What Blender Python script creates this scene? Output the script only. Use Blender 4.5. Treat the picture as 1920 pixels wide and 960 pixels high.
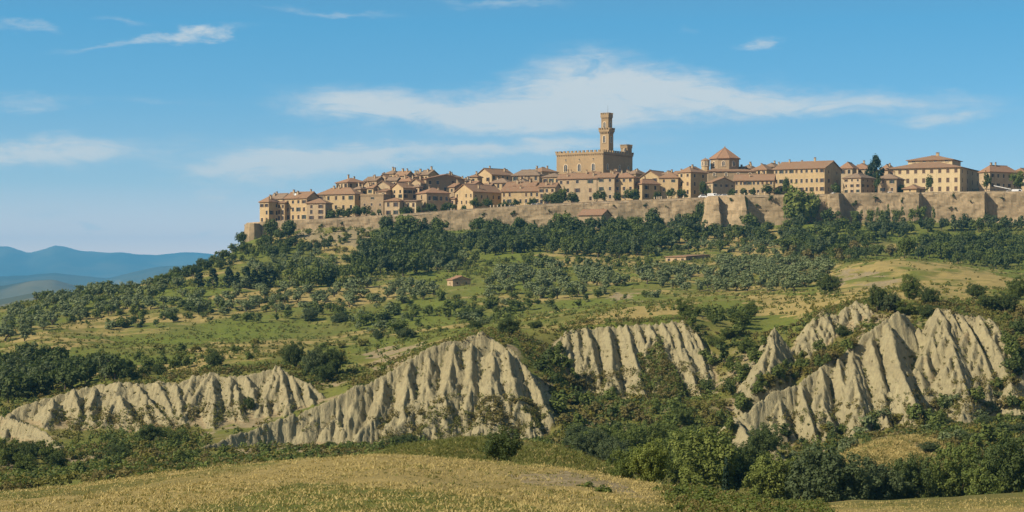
import bpy, math, random
import numpy as np

for o in list(bpy.data.objects):
    bpy.data.objects.remove(o, do_unlink=True)
C = bpy.context.scene.collection
SC = bpy.context.scene
rad = math.radians
random.seed(11)
RNG = np.random.default_rng(11)

# ------------------------------------------------------------------ camera
F = 960.0 / math.tan(rad(15.0))          # focal length in pixels of a 1920 wide frame
HZ = 530.0                               # row of the eye level
cd = bpy.data.cameras.new('camera')
cam = bpy.data.objects.new('camera', cd)
C.objects.link(cam)
cam.location = (0, 0, 0)
cam.rotation_euler = (rad(90), 0, 0)
cd.sensor_width = 36.0
cd.lens = 18.0 / math.tan(rad(15.0))
cd.shift_y = 50.0 / 1920.0
cd.clip_start = 0.5
cd.clip_end = 60000.0
SC.camera = cam

# ------------------------------------------------------------------ light, sky, exposure
SUN_EL = 37.0
SUN_DIR = (-0.86, -0.51)                 # horizontal direction towards the sun
SUN_AZ = math.atan2(SUN_DIR[0], SUN_DIR[1])
SKY_STRENGTH = 0.11
EXPOSURE = 0.55
SC.view_settings.view_transform = 'Standard'
SC.view_settings.look = 'None'
SC.view_settings.gamma = 1.0
SC.view_settings.exposure = EXPOSURE
SC.view_settings.use_curve_mapping = False

sl = bpy.data.lights.new('sun', 'SUN')
sl.energy = 5.0
sl.angle = rad(0.53)
sl.color = (1.0, 0.90, 0.74)
sun = bpy.data.objects.new('sun', sl)
C.objects.link(sun)
ce = math.cos(rad(SUN_EL))
hn = math.hypot(*SUN_DIR)
from mathutils import Vector
sv = Vector((SUN_DIR[0] / hn * ce, SUN_DIR[1] / hn * ce, math.sin(rad(SUN_EL))))
sun.rotation_euler = sv.to_track_quat('Z', 'Y').to_euler()
sun.location = (-200, -100, 200)

W = bpy.data.worlds.new('World')
SC.world = W
W.use_nodes = True


def build_world():
    nt = W.node_tree
    nt.nodes.clear()
    N = nt.nodes.new
    L = nt.links.new

    def mth(op, a, b=None, c=None, clamp=False):
        n = N('ShaderNodeMath')
        n.operation = op
        n.use_clamp = clamp
        for i, v in enumerate((a, b, c)):
            if v is None:
                continue
            if isinstance(v, (int, float)):
                n.inputs[i].default_value = v
            else:
                L(v, n.inputs[i])
        return n.outputs[0]
    out = N('ShaderNodeOutputWorld')
    bg = N('ShaderNodeBackground')
    bg.inputs['Strength'].default_value = SKY_STRENGTH
    L(bg.outputs[0], out.inputs[0])
    tc = N('ShaderNodeTexCoord')
    sep = N('ShaderNodeSeparateXYZ')
    L(tc.outputs['Generated'], sep.inputs[0])
    x, y, z = sep.outputs
    sky = N('ShaderNodeTexSky')
    sky.sky_type = 'NISHITA'
    sky.sun_disc = False
    sky.sun_elevation = rad(SUN_EL)
    sky.sun_rotation = SUN_AZ
    sky.altitude = 500.0
    sky.air_density = 1.0
    sky.dust_density = 0.6
    sky.ozone_density = 2.0
    # the clear dry air: the blue comes down close to the horizon
    zz = mth('MULTIPLY', mth('ADD', z, 0.012), 3.0)
    cmb = N('ShaderNodeCombineXYZ')
    L(x, cmb.inputs[0]); L(y, cmb.inputs[1]); L(zz, cmb.inputs[2])
    nrm = N('ShaderNodeVectorMath')
    nrm.operation = 'NORMALIZE'
    L(cmb.outputs[0], nrm.inputs[0])
    L(nrm.outputs[0], sky.inputs[0])
    # clouds, laid out by compass bearing and elevation
    az = mth('ARCTAN2', x, y)
    el = mth('ARCSINE', z)
    cv = N('ShaderNodeCombineXYZ')
    L(az, cv.inputs[0]); L(el, cv.inputs[1])

    def noise(sx, sy, detail, off, rough=0.6, dist=0.0):
        mp = N('ShaderNodeMapping')
        mp.inputs['Scale'].default_value = (sx, sy, 1)
        mp.inputs['Location'].default_value = (off, off * 0.37, 0)
        mp.inputs['Rotation'].default_value = (0, 0, 0.0)
        L(cv.outputs[0], mp.inputs[0])
        n = N('ShaderNodeTexNoise')
        n.inputs['Scale'].default_value = 1.0
        n.inputs['Detail'].default_value = detail
        n.inputs['Roughness'].default_value = rough
        n.inputs['Distortion'].default_value = dist
        L(mp.outputs[0], n.inputs['Vector'])
        return n.outputs[0]
    n1 = noise(22, 62, 7, 3.1)
    n2 = noise(22, 62, 7, 17.7)
    n3 = noise(30, 125, 9, 7.3, 0.66, 0.9)
    n4 = noise(9, 40, 3, 1.3)
    wx = mth('ADD', az, mth('MULTIPLY', mth('SUBTRACT', n1, 0.5), 0.075))
    wy = mth('ADD', el, mth('MULTIPLY', mth('SUBTRACT', n2, 0.5), 0.021))
    px2az = lambda p: math.atan((p - 960.0) / F)
    py2el = lambda p, q: math.atan((HZ - p) / F * math.cos(px2az(q)))
    clouds = [
        (690, 203, 170, 36, 3, .95), (840, 216, 250, 34, 4, .9), (1000, 190, 200, 44, -4, .85), (1125, 145, 135, 50, 6, 1.05),
        (1060, 215, 230, 36, 0, .6), (1150, 195, 230, 50, 0, .75), (1270, 175, 190, 38, 8, .8), (1390, 190, 170, 38, 2, .9), (1560, 196, 200, 24, 0, .7),
        (1740, 188, 170, 18, 0, .5), (1700, 212, 240, 12, 2, .35),
        (540, 300, 210, 40, -4, 1.05), (450, 318, 120, 26, -6, .95), (780, 288, 330, 22, -2, .85), (1040, 272, 220, 16, -2, .75),
        (100, 282, 230, 24, -2, 1.0), (30, 290, 160, 24, 0, .5), (70, 195, 85, 17, 2, .55), (300, 76, 200, 9, -8, .75), (400, 60, 60, 9, -8, .6),
        (40, 49, 75, 10, 5, .55), (240, 42, 60, 9, 6, .4), (408, 368, 34, 15, 0, .9), (112, 403, 60, 13, 0, .75), (172, 430, 30, 9, 0, .75),
        (40, 404, 18, 6, 0, .5), (380, 440, 22, 7, 0, .4), (620, 18, 130, 10, 4, .45), (1423, 73, 42, 14, -8, .75), (1752, 226, 64, 17, 0, .7),
        (950, 3, 150, 9, 2, .45), (1270, 55, 30, 10, 0, .25), (260, 185, 200, 9, 0, .28), (700, 330, 240, 12, 0, .2), (1160, 300, 300, 10, -2, .2)]
    # wispy sky outside the view, so that it does not end at the frame
    total = None
    for (cx, cy, rx, ry, ang, op) in clouds:
        a0, e0 = px2az(cx), py2el(cy, cx)
        ra, rb = rx / F, ry / F
        ca, sa = math.cos(rad(-ang)), math.sin(rad(-ang))
        dx = mth('SUBTRACT', wx, a0)
        dy = mth('SUBTRACT', wy, e0)
        p = mth('ADD', mth('MULTIPLY', dx, ca / ra), mth('MULTIPLY', dy, sa / ra))
        q = mth('ADD', mth('MULTIPLY', dx, -sa / rb), mth('MULTIPLY', dy, ca / rb))
        r2 = mth('ADD', mth('MULTIPLY', p, p), mth('MULTIPLY', q, q))
        g = mth('MULTIPLY', mth('POWER', 2.718, mth('MULTIPLY', r2, -1.15)), op)
        total = g if total is None else mth('MAXIMUM', mth('MULTIPLY', mth('ADD', total, g), 0.80), mth('MAXIMUM', total, g))
    tex = mth('ADD', mth('MULTIPLY', n3, 1.75), mth('MULTIPLY', n4, 0.55))
    tex = mth('SUBTRACT', tex, 0.36)
    m = mth('MULTIPLY', total, tex)
    mr = N('ShaderNodeMapRange')
    mr.interpolation_type = 'SMOOTHSTEP'
    mr.inputs['From Min'].default_value = 0.07
    mr.inputs['From Max'].default_value = 0.92
    mr.inputs['To Max'].default_value = 0.86
    L(m, mr.inputs['Value'])
    mix = N('ShaderNodeMix')
    mix.data_type = 'RGBA'
    L(mr.outputs[0], mix.inputs['Factor'])
    tint = N('ShaderNodeMix')
    tint.data_type = 'RGBA'
    tint.blend_type = 'MULTIPLY'
    tint.inputs['Factor'].default_value = 1.0
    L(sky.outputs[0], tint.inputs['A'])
    # dusty air is paler and warmer near the horizon; topmost bands add warm fill light
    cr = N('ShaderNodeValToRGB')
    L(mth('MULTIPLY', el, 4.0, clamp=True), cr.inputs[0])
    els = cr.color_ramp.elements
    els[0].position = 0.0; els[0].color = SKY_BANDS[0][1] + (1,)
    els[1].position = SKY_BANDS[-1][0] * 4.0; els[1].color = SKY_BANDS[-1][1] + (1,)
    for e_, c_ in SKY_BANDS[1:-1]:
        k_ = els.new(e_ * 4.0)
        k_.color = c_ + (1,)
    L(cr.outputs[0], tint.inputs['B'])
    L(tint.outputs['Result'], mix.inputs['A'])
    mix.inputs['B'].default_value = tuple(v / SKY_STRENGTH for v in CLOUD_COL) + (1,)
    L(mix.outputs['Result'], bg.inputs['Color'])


SKY_BANDS = [(0.0, (2.85, 1.39, 0.82)), (0.024, (2.40, 1.27, 0.81)), (0.052, (1.28, 1.15, 0.89)), (0.1, (0.744, 1.191, 1.111)), (0.135, (0.59, 1.237, 1.214)), (0.215, (1.0, 1.12, 1.02)), (0.25, (1.42, 1.22, 0.92))]  # highest bands, above the view, are warmed and brightened to fill the shadows
CLOUD_COL = (0.525, 0.525, 0.50)
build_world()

SC.cycles.use_denoising = True
SC.cycles.max_bounces = 5
SC.cycles.diffuse_bounces = 3
SC.cycles.transparent_max_bounces = 4
SC.cycles.volume_bounces = 0
SC.cycles.sample_clamp_indirect = 4.0

# ------------------------------------------------------------------ helpers: noise


def _hash(ix, iy, seed):
    h = (ix.astype(np.int64) * 374761393 + iy.astype(np.int64) * 668265263 + seed * 1442695041) & 0xFFFFFFFF
    h = ((h ^ (h >> 13)) * 1274126177) & 0xFFFFFFFF
    h = (h ^ (h >> 16)) & 0xFFFFFFFF
    return h.astype(np.float64) / 4294967295.0


def vnoise(x, y, seed=0):
    x = np.asarray(x, float); y = np.asarray(y, float)
    x, y = np.broadcast_arrays(x, y)
    ix = np.floor(x); iy = np.floor(y)
    fx = x - ix; fy = y - iy
    fx = fx * fx * (3 - 2 * fx); fy = fy * fy * (3 - 2 * fy)
    a = _hash(ix, iy, seed); b = _hash(ix + 1, iy, seed)
    c = _hash(ix, iy + 1, seed); d = _hash(ix + 1, iy + 1, seed)
    return (a * (1 - fx) + b * fx) * (1 - fy) + (c * (1 - fx) + d * fx) * fy


def fbm(x, y, octs=4, seed=0, gain=0.5):
    s = 0; amp = 1; t = 0
    for i in range(octs):
        s = s + amp * vnoise(np.asarray(x) * 2 ** i, np.asarray(y) * 2 ** i, seed + i * 7)
        t += amp
        amp *= gain
    return s / t

# ------------------------------------------------------------------ helpers: materials


def newmat(name):
    m = bpy.data.materials.new(name)
    m.use_nodes = True
    nt = m.node_tree
    b = nt.nodes['Principled BSDF']
    b.inputs['Specular IOR Level'].default_value = 0.2
    return m, nt, b


def mixc(nt, fac, a, b, blend='MIX'):
    n = nt.nodes.new('ShaderNodeMix')
    n.data_type = 'RGBA'
    n.blend_type = blend
    for key, v in (('Factor', fac), ('A', a), ('B', b)):
        if isinstance(v, (int, float)):
            n.inputs[key].default_value = v
        elif isinstance(v, tuple):
            n.inputs[key].default_value = v if len(v) == 4 else v + (1,)
        else:
            nt.links.new(v, n.inputs[key])
    return n.outputs['Result']


def ntex(nt, vec, scale, detail=4, rough=0.55, stretch=None, dist=0.0):
    n = nt.nodes.new('ShaderNodeTexNoise')
    n.inputs['Scale'].default_value = scale
    n.inputs['Detail'].default_value = detail
    n.inputs['Roughness'].default_value = rough
    n.inputs['Distortion'].default_value = dist
    if stretch:
        mp = nt.nodes.new('ShaderNodeMapping')
        mp.inputs['Scale'].default_value = stretch
        nt.links.new(vec, mp.inputs[0])
        vec = mp.outputs[0]
    nt.links.new(vec, n.inputs['Vector'])
    return n.outputs[0]


def ramp(nt, val, lo, hi, a=0.0, b=1.0):
    n = nt.nodes.new('ShaderNodeMapRange')
    n.interpolation_type = 'SMOOTHSTEP'
    for k, v in (('From Min', lo), ('From Max', hi), ('To Min', a), ('To Max', b)):
        n.inputs[k].default_value = v
    nt.links.new(val, n.inputs['Value'])
    return n.outputs[0]


def math_n(nt, op, a, b):
    n = nt.nodes.new('ShaderNodeMath')
    n.operation = op
    for i, v in enumerate((a, b)):
        if isinstance(v, (int, float)):
            n.inputs[i].default_value = v
        else:
            nt.links.new(v, n.inputs[i])
    return n.outputs[0]


def bump(nt, bsdf, val, strength, dist):
    n = nt.nodes.new('ShaderNodeBump')
    n.inputs['Strength'].default_value = strength
    n.inputs['Distance'].default_value = dist
    nt.links.new(val, n.inputs['Height'])
    nt.links.new(n.outputs[0], bsdf.inputs['Normal'])


def coords(nt, kind='Object'):
    n = nt.nodes.new('ShaderNodeTexCoord')
    return n.outputs[kind]


def geo_pos(nt):
    return nt.nodes.new('ShaderNodeNewGeometry').outputs['Position']


def obj_rand(nt):
    return nt.nodes.new('ShaderNodeObjectInfo').outputs['Random']


def leaf_mat(name, dark, light, alt, rough=0.65, trans=0.32):
    """foliage: each leaf face carries its own random value; each tree its own tint"""
    m, nt, b = newmat(name)
    at = nt.nodes.new('ShaderNodeAttribute')
    at.attribute_name = 'leaf_tint'
    c = mixc(nt, at.outputs['Fac'], dark, light)
    c = mixc(nt, math_n(nt, 'MULTIPLY', obj_rand(nt), 0.75), c, alt)
    nt.links.new(c, b.inputs['Base Color'])
    b.inputs['Roughness'].default_value = rough
    b.inputs['Specular IOR Level'].default_value = 0.15
    tr = nt.nodes.new('ShaderNodeBsdfTranslucent')
    nt.links.new(mixc(nt, 1.0, c, (1.0, 1.1, 0.5), 'MULTIPLY'), tr.inputs['Color'])
    ms = nt.nodes.new('ShaderNodeMixShader')
    ms.inputs[0].default_value = trans
    nt.links.new(b.outputs[0], ms.inputs[1])
    nt.links.new(tr.outputs[0], ms.inputs[2])
    nt.links.new(ms.outputs[0], nt.nodes['Material Output'].inputs[0])
    return m


M = {}
M['leaf_dark'] = leaf_mat('dark green leaves', (.044, .066, .018), (.112, .136, .038), (.062, .084, .024))
M['leaf_mid'] = leaf_mat('mid green leaves', (.068, .098, .020), (.165, .190, .046), (.098, .120, .030))
M['leaf_fresh'] = leaf_mat('fresh green leaves', (.085, .110, .020), (.215, .235, .055), (.115, .135, .034))
M['leaf_olive'] = leaf_mat('olive leaves', (.105, .128, .052), (.200, .225, .105), (.130, .155, .062), trans=0.25)
M['leaf_blue'] = leaf_mat('blue green leaves', (.054, .076, .030), (.120, .140, .056), (.074, .096, .038))
M['leaf_yellow'] = leaf_mat('yellowing leaves', (.11, .105, .022), (.25, .21, .045), (.14, .14, .035))
M['leaf_rust'] = leaf_mat('rusty scrub leaves', (.105, .084, .028), (.210, .165, .052), (.130, .118, .036))
M['leaf_cypress'] = leaf_mat('cypress leaves', (.012, .026, .012), (.036, .056, .024), (.02, .036, .016), trans=0.1)
M['leaf_grass'] = leaf_mat('green weeds', (.085, .095, .020), (.185, .185, .048), (.130, .120, .034))
M['leaf_straw'] = leaf_mat('dry grass blades', (.30, .225, .075), (.48, .38, .16), (.34, .26, .095), trans=0.2)


def simple_mat(name, col, rough=0.8, var=0.15, scale=1.5, spec=0.2, metallic=0.0, rnd=0.0):
    m, nt, b = newmat(name)
    v = coords(nt)
    n = ntex(nt, v, scale, 5)
    c = mixc(nt, ramp(nt, n, .3, .7), tuple(k * (1 - var) for k in col), tuple(min(1, k * (1 + var)) for k in col))
    if rnd:
        c = mixc(nt, math_n(nt, 'MULTIPLY', obj_rand(nt), rnd), c, tuple(k * 0.55 for k in col))
    nt.links.new(c, b.inputs['Base Color'])
    b.inputs['Roughness'].default_value = rough
    b.inputs['Specular IOR Level'].default_value = spec
    b.inputs['Metallic'].default_value = metallic
    return m


M['bark'] = simple_mat('bark', (.09, .07, .05), .9, .3, 3)


def stone_mat(name, col, col2, stain=(.15, .12, .08), scale=0.35):
    m, nt, b = newmat(name)
    v = coords(nt)
    big = ntex(nt, v, scale, 6, .6)
    med = ntex(nt, v, scale * 6, 4, .65)
    streak = ntex(nt, v, 1.0, 4, .6, (1.1, 1.1, .12))
    c = mixc(nt, ramp(nt, big, .35, .65), col, col2)
    c = mixc(nt, math_n(nt, 'MULTIPLY', ramp(nt, med, .40, .72), .6), c, tuple(k * .58 for k in col))
    c = mixc(nt, math_n(nt, 'MULTIPLY', ramp(nt, streak, .52, .78), .55), c, stain)
    r = obj_rand(nt)
    c = mixc(nt, math_n(nt, 'MULTIPLY', r, .30), c, (.42, .30, .165))
    nt.links.new(c, b.inputs['Base Color'])
    b.inputs['Roughness'].default_value = .92
    bump(nt, b, med, .5, .12)
    return m


M['stone_ochre'] = stone_mat('ochre plaster', (.44, .32, .165), (.37, .27, .14))
M['stone_tan'] = stone_mat('tan stone', (.40, .305, .185), (.33, .25, .15))
M['stone_brown'] = stone_mat('brown stone', (.31, .225, .13), (.25, .185, .11))
M['stone_pink'] = stone_mat('rosy plaster', (.40, .285, .165), (.34, .24, .14))
M['stone_cream'] = stone_mat('cream plaster', (.53, .42, .24), (.48, .38, .21))
M['stone_palace'] = stone_mat('palace stone', (.285, .20, .105), (.225, .158, .085), scale=.2)
M['stone_wall'] = stone_mat('rampart stone', (.335, .25, .145), (.19, .145, .085), (.080, .072, .042), scale=.16)
M['trim'] = simple_mat('pale stone trim', (.50, .40, .27), .9, .15, 2)


def roof_mat(name, a, b2, lichen=(.25, .20, .13)):
    m, nt, b = newmat(name)
    v = coords(nt)
    big = ntex(nt, v, .45, 5, .6)
    fine = ntex(nt, v, 3.2, 3, .7)
    c = mixc(nt, ramp(nt, fine, .35, .65), a, b2)
    c = mixc(nt, math_n(nt, 'MULTIPLY', ramp(nt, big, .48, .7), .6), c, lichen)
    c = mixc(nt, math_n(nt, 'MULTIPLY', obj_rand(nt), .45), c, (.27, .17, .10))
    nt.links.new(c, b.inputs['Base Color'])
    b.inputs['Roughness'].default_value = .9
    wv = nt.nodes.new('ShaderNodeTexWave')
    wv.inputs['Scale'].default_value = 1.1
    wv.inputs['Distortion'].default_value = 1.0
    nt.links.new(v, wv.inputs['Vector'])
    bump(nt, b, math_n(nt, 'ADD', wv.outputs['Fac'], math_n(nt, 'MULTIPLY', fine, 1.5)), .7, .12)
    return m


M['roof'] = roof_mat('terracotta tiles', (.29, .165, .088), (.20, .115, .064))
M['roof_red'] = roof_mat('red terracotta tiles', (.315, .175, .098), (.225, .125, .072), (.25, .165, .10))
M['roof_old'] = roof_mat('weathered tiles', (.235, .165, .108), (.160, .112, .074))
M['pane'] = simple_mat('window glass', (.030, .036, .042), .12, .3, .7, spec=.5, rnd=.4)
M['shutter'] = simple_mat('brown shutters', (.11, .07, .045), .7, .2, 2, rnd=.5)
M['shutter_green'] = simple_mat('green shutters', (.05, .07, .05), .7, .2, 2, rnd=.5)
M['metal'] = simple_mat('dark metal', (.05, .05, .05), .5, .2, 2)
M['fabric_dark'] = simple_mat('dark awning cloth', (.035, .035, .04), .9, .2, 1)
M['fabric_white'] = simple_mat('white awning cloth', (.75, .73, .68), .8, .05, 1)
M['paint_white'] = simple_mat('white car paint', (.75, .75, .73), .25, .03, 1, spec=.5)
M['paint_grey'] = simple_mat('grey car paint', (.28, .29, .31), .25, .03, 1, spec=.5)
M['paint_dark'] = simple_mat('dark car paint', (.04, .045, .06), .25, .03, 1, spec=.5)
M['tyre'] = simple_mat('tyre rubber', (.02, .02, .02), .9, .1, 2)
M['parapet'] = simple_mat('pale parapet stone', (.40, .31, .20), .9, .2, .6)

# ------------------------------------------------------------------ helpers: meshes and objects


class MB:
    def __init__(self):
        self.v, self.f, self.m = [], [], []

    def poly(self, pts, mi=0):
        i = len(self.v)
        self.v.extend([tuple(p) for p in pts])
        self.f.append(tuple(range(i, i + len(pts))))
        self.m.append(mi)

    def box(self, x0, x1, y0, y1, z0, z1, mi=0, bottom=True):
        i = len(self.v)
        self.v.extend([(x0, y0, z0), (x1, y0, z0), (x1, y1, z0), (x0, y1, z0),
                       (x0, y0, z1), (x1, y0, z1), (x1, y1, z1), (x0, y1, z1)])
        fs = [(4, 5, 6, 7), (0, 1, 5, 4), (1, 2, 6, 5), (2, 3, 7, 6), (3, 0, 4, 7)]
        if bottom:
            fs.append((3, 2, 1, 0))
        for q in fs:
            self.f.append(tuple(i + k for k in q))
            self.m.append(mi)

    def ring(self, pts0, pts1, mi=0):
        n = len(pts0)
        i = len(self.v)
        self.v.extend(list(pts0) + list(pts1))
        for k in range(n):
            self.f.append((i + k, i + (k + 1) % n, i + n + (k + 1) % n, i + n + k))
            self.m.append(mi)

    def tube(self, p0, p1, r0, r1, n=7, mi=0):
        p0 = Vector(p0); p1 = Vector(p1)
        d = (p1 - p0).normalized()
        a = d.orthogonal().normalized()
        b = d.cross(a)
        cs = [(math.cos(2 * math.pi * k / n), math.sin(2 * math.pi * k / n)) for k in range(n)]
        self.ring([tuple(p0 + (a * c + b * s) * r0) for c, s in cs], [tuple(p1 + (a * c + b * s) * r1) for c, s in cs], mi)

    def mesh(self, name, mats):
        me = bpy.data.meshes.new(name)
        me.from_pydata(self.v, [], self.f)
        for m in mats:
            me.materials.append(m)
        me.polygons.foreach_set('material_index', self.m)
        me.update()
        return me

    def build(self, name, mats, parent=None, loc=None):
        if not isinstance(mats, (list, tuple)):
            mats = [mats]
        return link(name, self.mesh(name, mats), parent, loc)


def link(name, me, parent=None, loc=None, rotz=None):
    o = bpy.data.objects.new(name, me)
    C.objects.link(o)
    if parent is not None:
        o.parent = parent
    if loc is not None:
        o.location = loc
    if rotz is not None:
        o.rotation_euler = (0, 0, rotz)
    return o


def tag(o, label, cat, group=None):
    o['label'] = label
    o['category'] = cat
    if group:
        o['group'] = group
    return o


def empty(name, loc, rotz=0.0):
    o = bpy.data.objects.new(name, None)
    C.objects.link(o)
    o.location = loc
    o.rotation_euler = (0, 0, rotz)
    o.empty_display_size = 1.0
    return o


def np_mesh(name, verts, quads, mats, smooth=False, midx=None):
    me = bpy.data.meshes.new(name)
    nv, nf = len(verts), len(quads)
    k = quads.shape[1]
    me.vertices.add(nv)
    me.vertices.foreach_set('co', np.ascontiguousarray(verts, dtype=np.float32).ravel())
    me.loops.add(nf * k)
    me.polygons.add(nf)
    me.loops.foreach_set('vertex_index', np.ascontiguousarray(quads, dtype=np.int32).ravel())
    me.polygons.foreach_set('loop_start', np.arange(0, nf * k, k, dtype=np.int32))
    for m in mats:
        me.materials.append(m)
    if midx is not None:
        me.polygons.foreach_set('material_index', midx.astype(np.int32))
    me.polygons.foreach_set('use_smooth', np.full(nf, smooth))
    me.update(calc_edges=True)
    return me
# ------------------------------------------------------------------ terrain: one sheet from the camera's feet to beyond the town
def P(*pts):
    a = np.array(pts, float)
    return a[:, 0], a[:, 1]


COLS = np.concatenate([np.arange(-460, -60, 10), np.arange(-60, 1980, 2.0), np.arange(1980, 2390, 10)])
ROWS = np.concatenate([np.linspace(3, 45, 24, endpoint=False), np.arange(45, 130, .5), np.arange(130, 252, .9),
                       np.arange(252, 352, .28), np.arange(352, 500, 1.0), np.arange(500, 826, 1.6),
                       np.arange(826, 866, 1.0), np.arange(866, 1010, 4), np.geomspace(1010, 1500, 22)])
NC, NR = len(COLS), len(ROWS)


def smooth_cols(a, s=14):
    """blur along px on a regular grid, then resample to COLS"""
    g = np.arange(-520, 2460, 4.0)
    k = np.exp(-0.5 * (np.arange(-40, 41) * 4.0 / s) ** 2)
    k /= k.sum()
    y = np.interp(g, a[0], a[1])
    y = np.convolve(np.pad(y, 40, mode='edge'), k, 'valid')
    return np.interp(COLS, g, y)


# rampart: px, distance, row of its top
WALL = [(463, 846, 419), (492, 841, 417), (600, 838, 412), (680, 838, 407), (760, 837, 402), (880, 838, 393), (1000, 839, 385),
        (1100, 840, 380), (1200, 841, 376), (1322, 842, 371), (1327, 833, 369), (1346, 832, 368), (1347, 837, 368), (1378, 834, 367),
        (1396, 833, 367), (1397, 839, 367), (1480, 839, 366), (1552, 838, 365), (1556, 833, 364), (1572, 833, 363), (1574, 836, 363),
        (1580, 841, 363), (1720, 838, 362), (1723, 838, 362), (1728, 843, 362), (1846, 839, 360), (1850, 844, 360), (1920, 842, 360), (2390, 838, 358)]
WT = (np.array([w[0] for w in WALL]), np.array([w[2] for w in WALL], float))

FOOT = [(-200, 800), (0, 690), (200, 625), (300, 565), (350, 530), (400, 500), (440, 470), (470, 450), (550, 438), (600, 432), (700, 430), (850, 434),
       (1000, 428), (1300, 428), (1600, 420), (1920, 418)]
LINES = []   # (depth per column, height per column)


def line(py, Y, s=14, ys=30):
    py = smooth_cols(py, s)
    Y = smooth_cols(Y, ys) if isinstance(Y, tuple) else np.full(NC, float(Y))
    LINES.append((Y, (HZ - py) * Y / F))


LINES.append((np.full(NC, 3.0), np.full(NC, -1.75)))
line(P((0, 985), (700, 968), (1100, 978), (1500, 1000), (1920, 1010)), 50)
line(P((0, 922), (150, 908), (300, 888), (450, 872), (600, 858), (700, 852), (780, 855), (860, 865), (1000, 876), (1100, 886),
       (1160, 900), (1240, 912), (1330, 922), (1430, 940), (1530, 960), (1600, 972), (1920, 990)), P((0, 100), (700, 95), (1100, 88), (1500, 80), (1920, 76)))
line(P((0, 940), (300, 906), (600, 876), (700, 870), (860, 884), (1000, 894), (1140, 908), (1240, 925), (1400, 956), (1530, 952), (1620, 945),
       (1700, 941), (1920, 932)), P((0, 122), (1300, 118), (1600, 106), (1920, 104)))
line(P((0, 945), (300, 908), (500, 884), (650, 862), (740, 846), (800, 833), (860, 826), (930, 823), (1000, 830), (1060, 845), (1100, 860),
       (1140, 880), (1250, 925), (1400, 955), (1530, 970), (1700, 962), (1920, 950)), 150)
line(P((0, 930), (300, 900), (500, 882), (740, 868), (930, 868), (1140, 890), (1250, 912), (1400, 940), (1530, 948), (1700, 940), (1920, 930)), 185)
line(P((0, 905), (150, 892), (300, 880), (500, 868), (740, 860), (930, 862), (1100, 868), (1250, 890), (1400, 905), (1500, 885), (1590, 845),
       (1650, 827), (1700, 820), (1760, 826), (1850, 855), (1920, 870)), 222)
line(P((0, 876), (150, 864), (300, 852), (380, 852), (500, 848), (640, 846), (800, 848), (930, 848), (1020, 838), (1100, 840), (1250, 852),
       (1400, 872), (1500, 862), (1600, 842), (1700, 828), (1800, 818), (1920, 818)), 258)
line(P((0, 852), (150, 838), (300, 830), (400, 834), (500, 832), (640, 832), (800, 836), (900, 838), (1000, 826), (1060, 800), (1150, 798),
       (1300, 804), (1400, 828), (1500, 822), (1600, 812), (1700, 798), (1800, 786), (1920, 780)), 286)
line(P((0, 815), (150, 806), (300, 802), (400, 800), (500, 796), (600, 780), (700, 748), (800, 715), (900, 695), (1000, 735), (1080, 760),
       (1200, 763), (1320, 762), (1400, 765), (1500, 740), (1600, 705), (1700, 690), (1800, 690), (1920, 700)), 306)
line(P((0, 785), (100, 772), (200, 762), (300, 757), (400, 752), (500, 745), (600, 742), (700, 715), (800, 665), (900, 634), (960, 642), (1040, 690),
       (1080, 742), (1200, 752), (1320, 745), (1400, 700), (1450, 680), (1530, 650), (1620, 625), (1700, 612), (1760, 608), (1850, 620), (1920, 630)), 324)
line(P((0, 755), (100, 738), (200, 714), (300, 708), (400, 694), (500, 685), (600, 692), (700, 690), (800, 655), (900, 623), (960, 628), (1030, 636),
       (1080, 652), (1200, 650), (1290, 640), (1340, 640), (1430, 632), (1530, 598), (1620, 566), (1700, 562), (1760, 562), (1850, 572), (1920, 585)), 344)
line(P((0, 746), (100, 728), (200, 708), (300, 702), (400, 688), (500, 680), (600, 688), (700, 684), (800, 652), (900, 621), (960, 622), (1040, 617),
       (1100, 606), (1200, 600), (1270, 594), (1330, 612), (1430, 622), (1530, 592), (1620, 563), (1700, 560), (1850, 569), (1920, 580)), 352)
line(P((0, 720), (100, 700), (200, 690), (300, 680), (400, 672), (500, 668), (600, 672), (700, 665), (800, 640), (900, 615), (1000, 610), (1100, 597),
       (1200, 585), (1270, 578), (1350, 585), (1430, 590), (1530, 568), (1620, 553), (1700, 550), (1850, 558), (1920, 562)), 385)
line(P((0, 672), (200, 656), (400, 648), (600, 645), (800, 622), (1000, 600), (1200, 574), (1350, 574), (1430, 574), (1530, 556), (1620, 545),
       (1700, 535), (1850, 540), (1920, 548)), 440)
line(P((0, 645), (90, 630), (200, 637), (400, 632), (600, 628), (800, 610), (1000, 590), (1200, 566), (1400, 554), (1530, 543), (1600, 526),
       (1700, 512), (1800, 516), (1920, 530)), 500)
line(P((0, 612), (200, 600), (400, 590), (600, 582), (800, 565), (1000, 550), (1200, 540), (1400, 535), (1550, 508), (1620, 492), (1690, 485),
       (1760, 494), (1880, 515), (1920, 520)), 570)
line(P((0, 583), (100, 566), (200, 560), (330, 548), (450, 540), (600, 535), (800, 530), (1000, 515), (1200, 505), (1400, 498), (1560, 494),
       (1690, 494), (1880, 508), (1920, 506)), 650)
line(P((-200, 640), (0, 584), (60, 565), (100, 555), (200, 548), (300, 527), (400, 517), (500, 507), (650, 500), (800, 495), (1000, 478),
       (1200, 482), (1400, 478), (1600, 470), (1920, 470)), 720)
line(P((-200, 720), (0, 622), (100, 577), (200, 556), (300, 533), (340, 518), (390, 497), (440, 472), (500, 462), (650, 470), (800, 465), (1000, 450),
       (1200, 452), (1400, 450), (1600, 440), (1920, 440)), 785)
line(P(*FOOT), 822)
WY = P(*([(-500, 846)] + [(w[0], w[1]) for w in WALL]))
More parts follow.
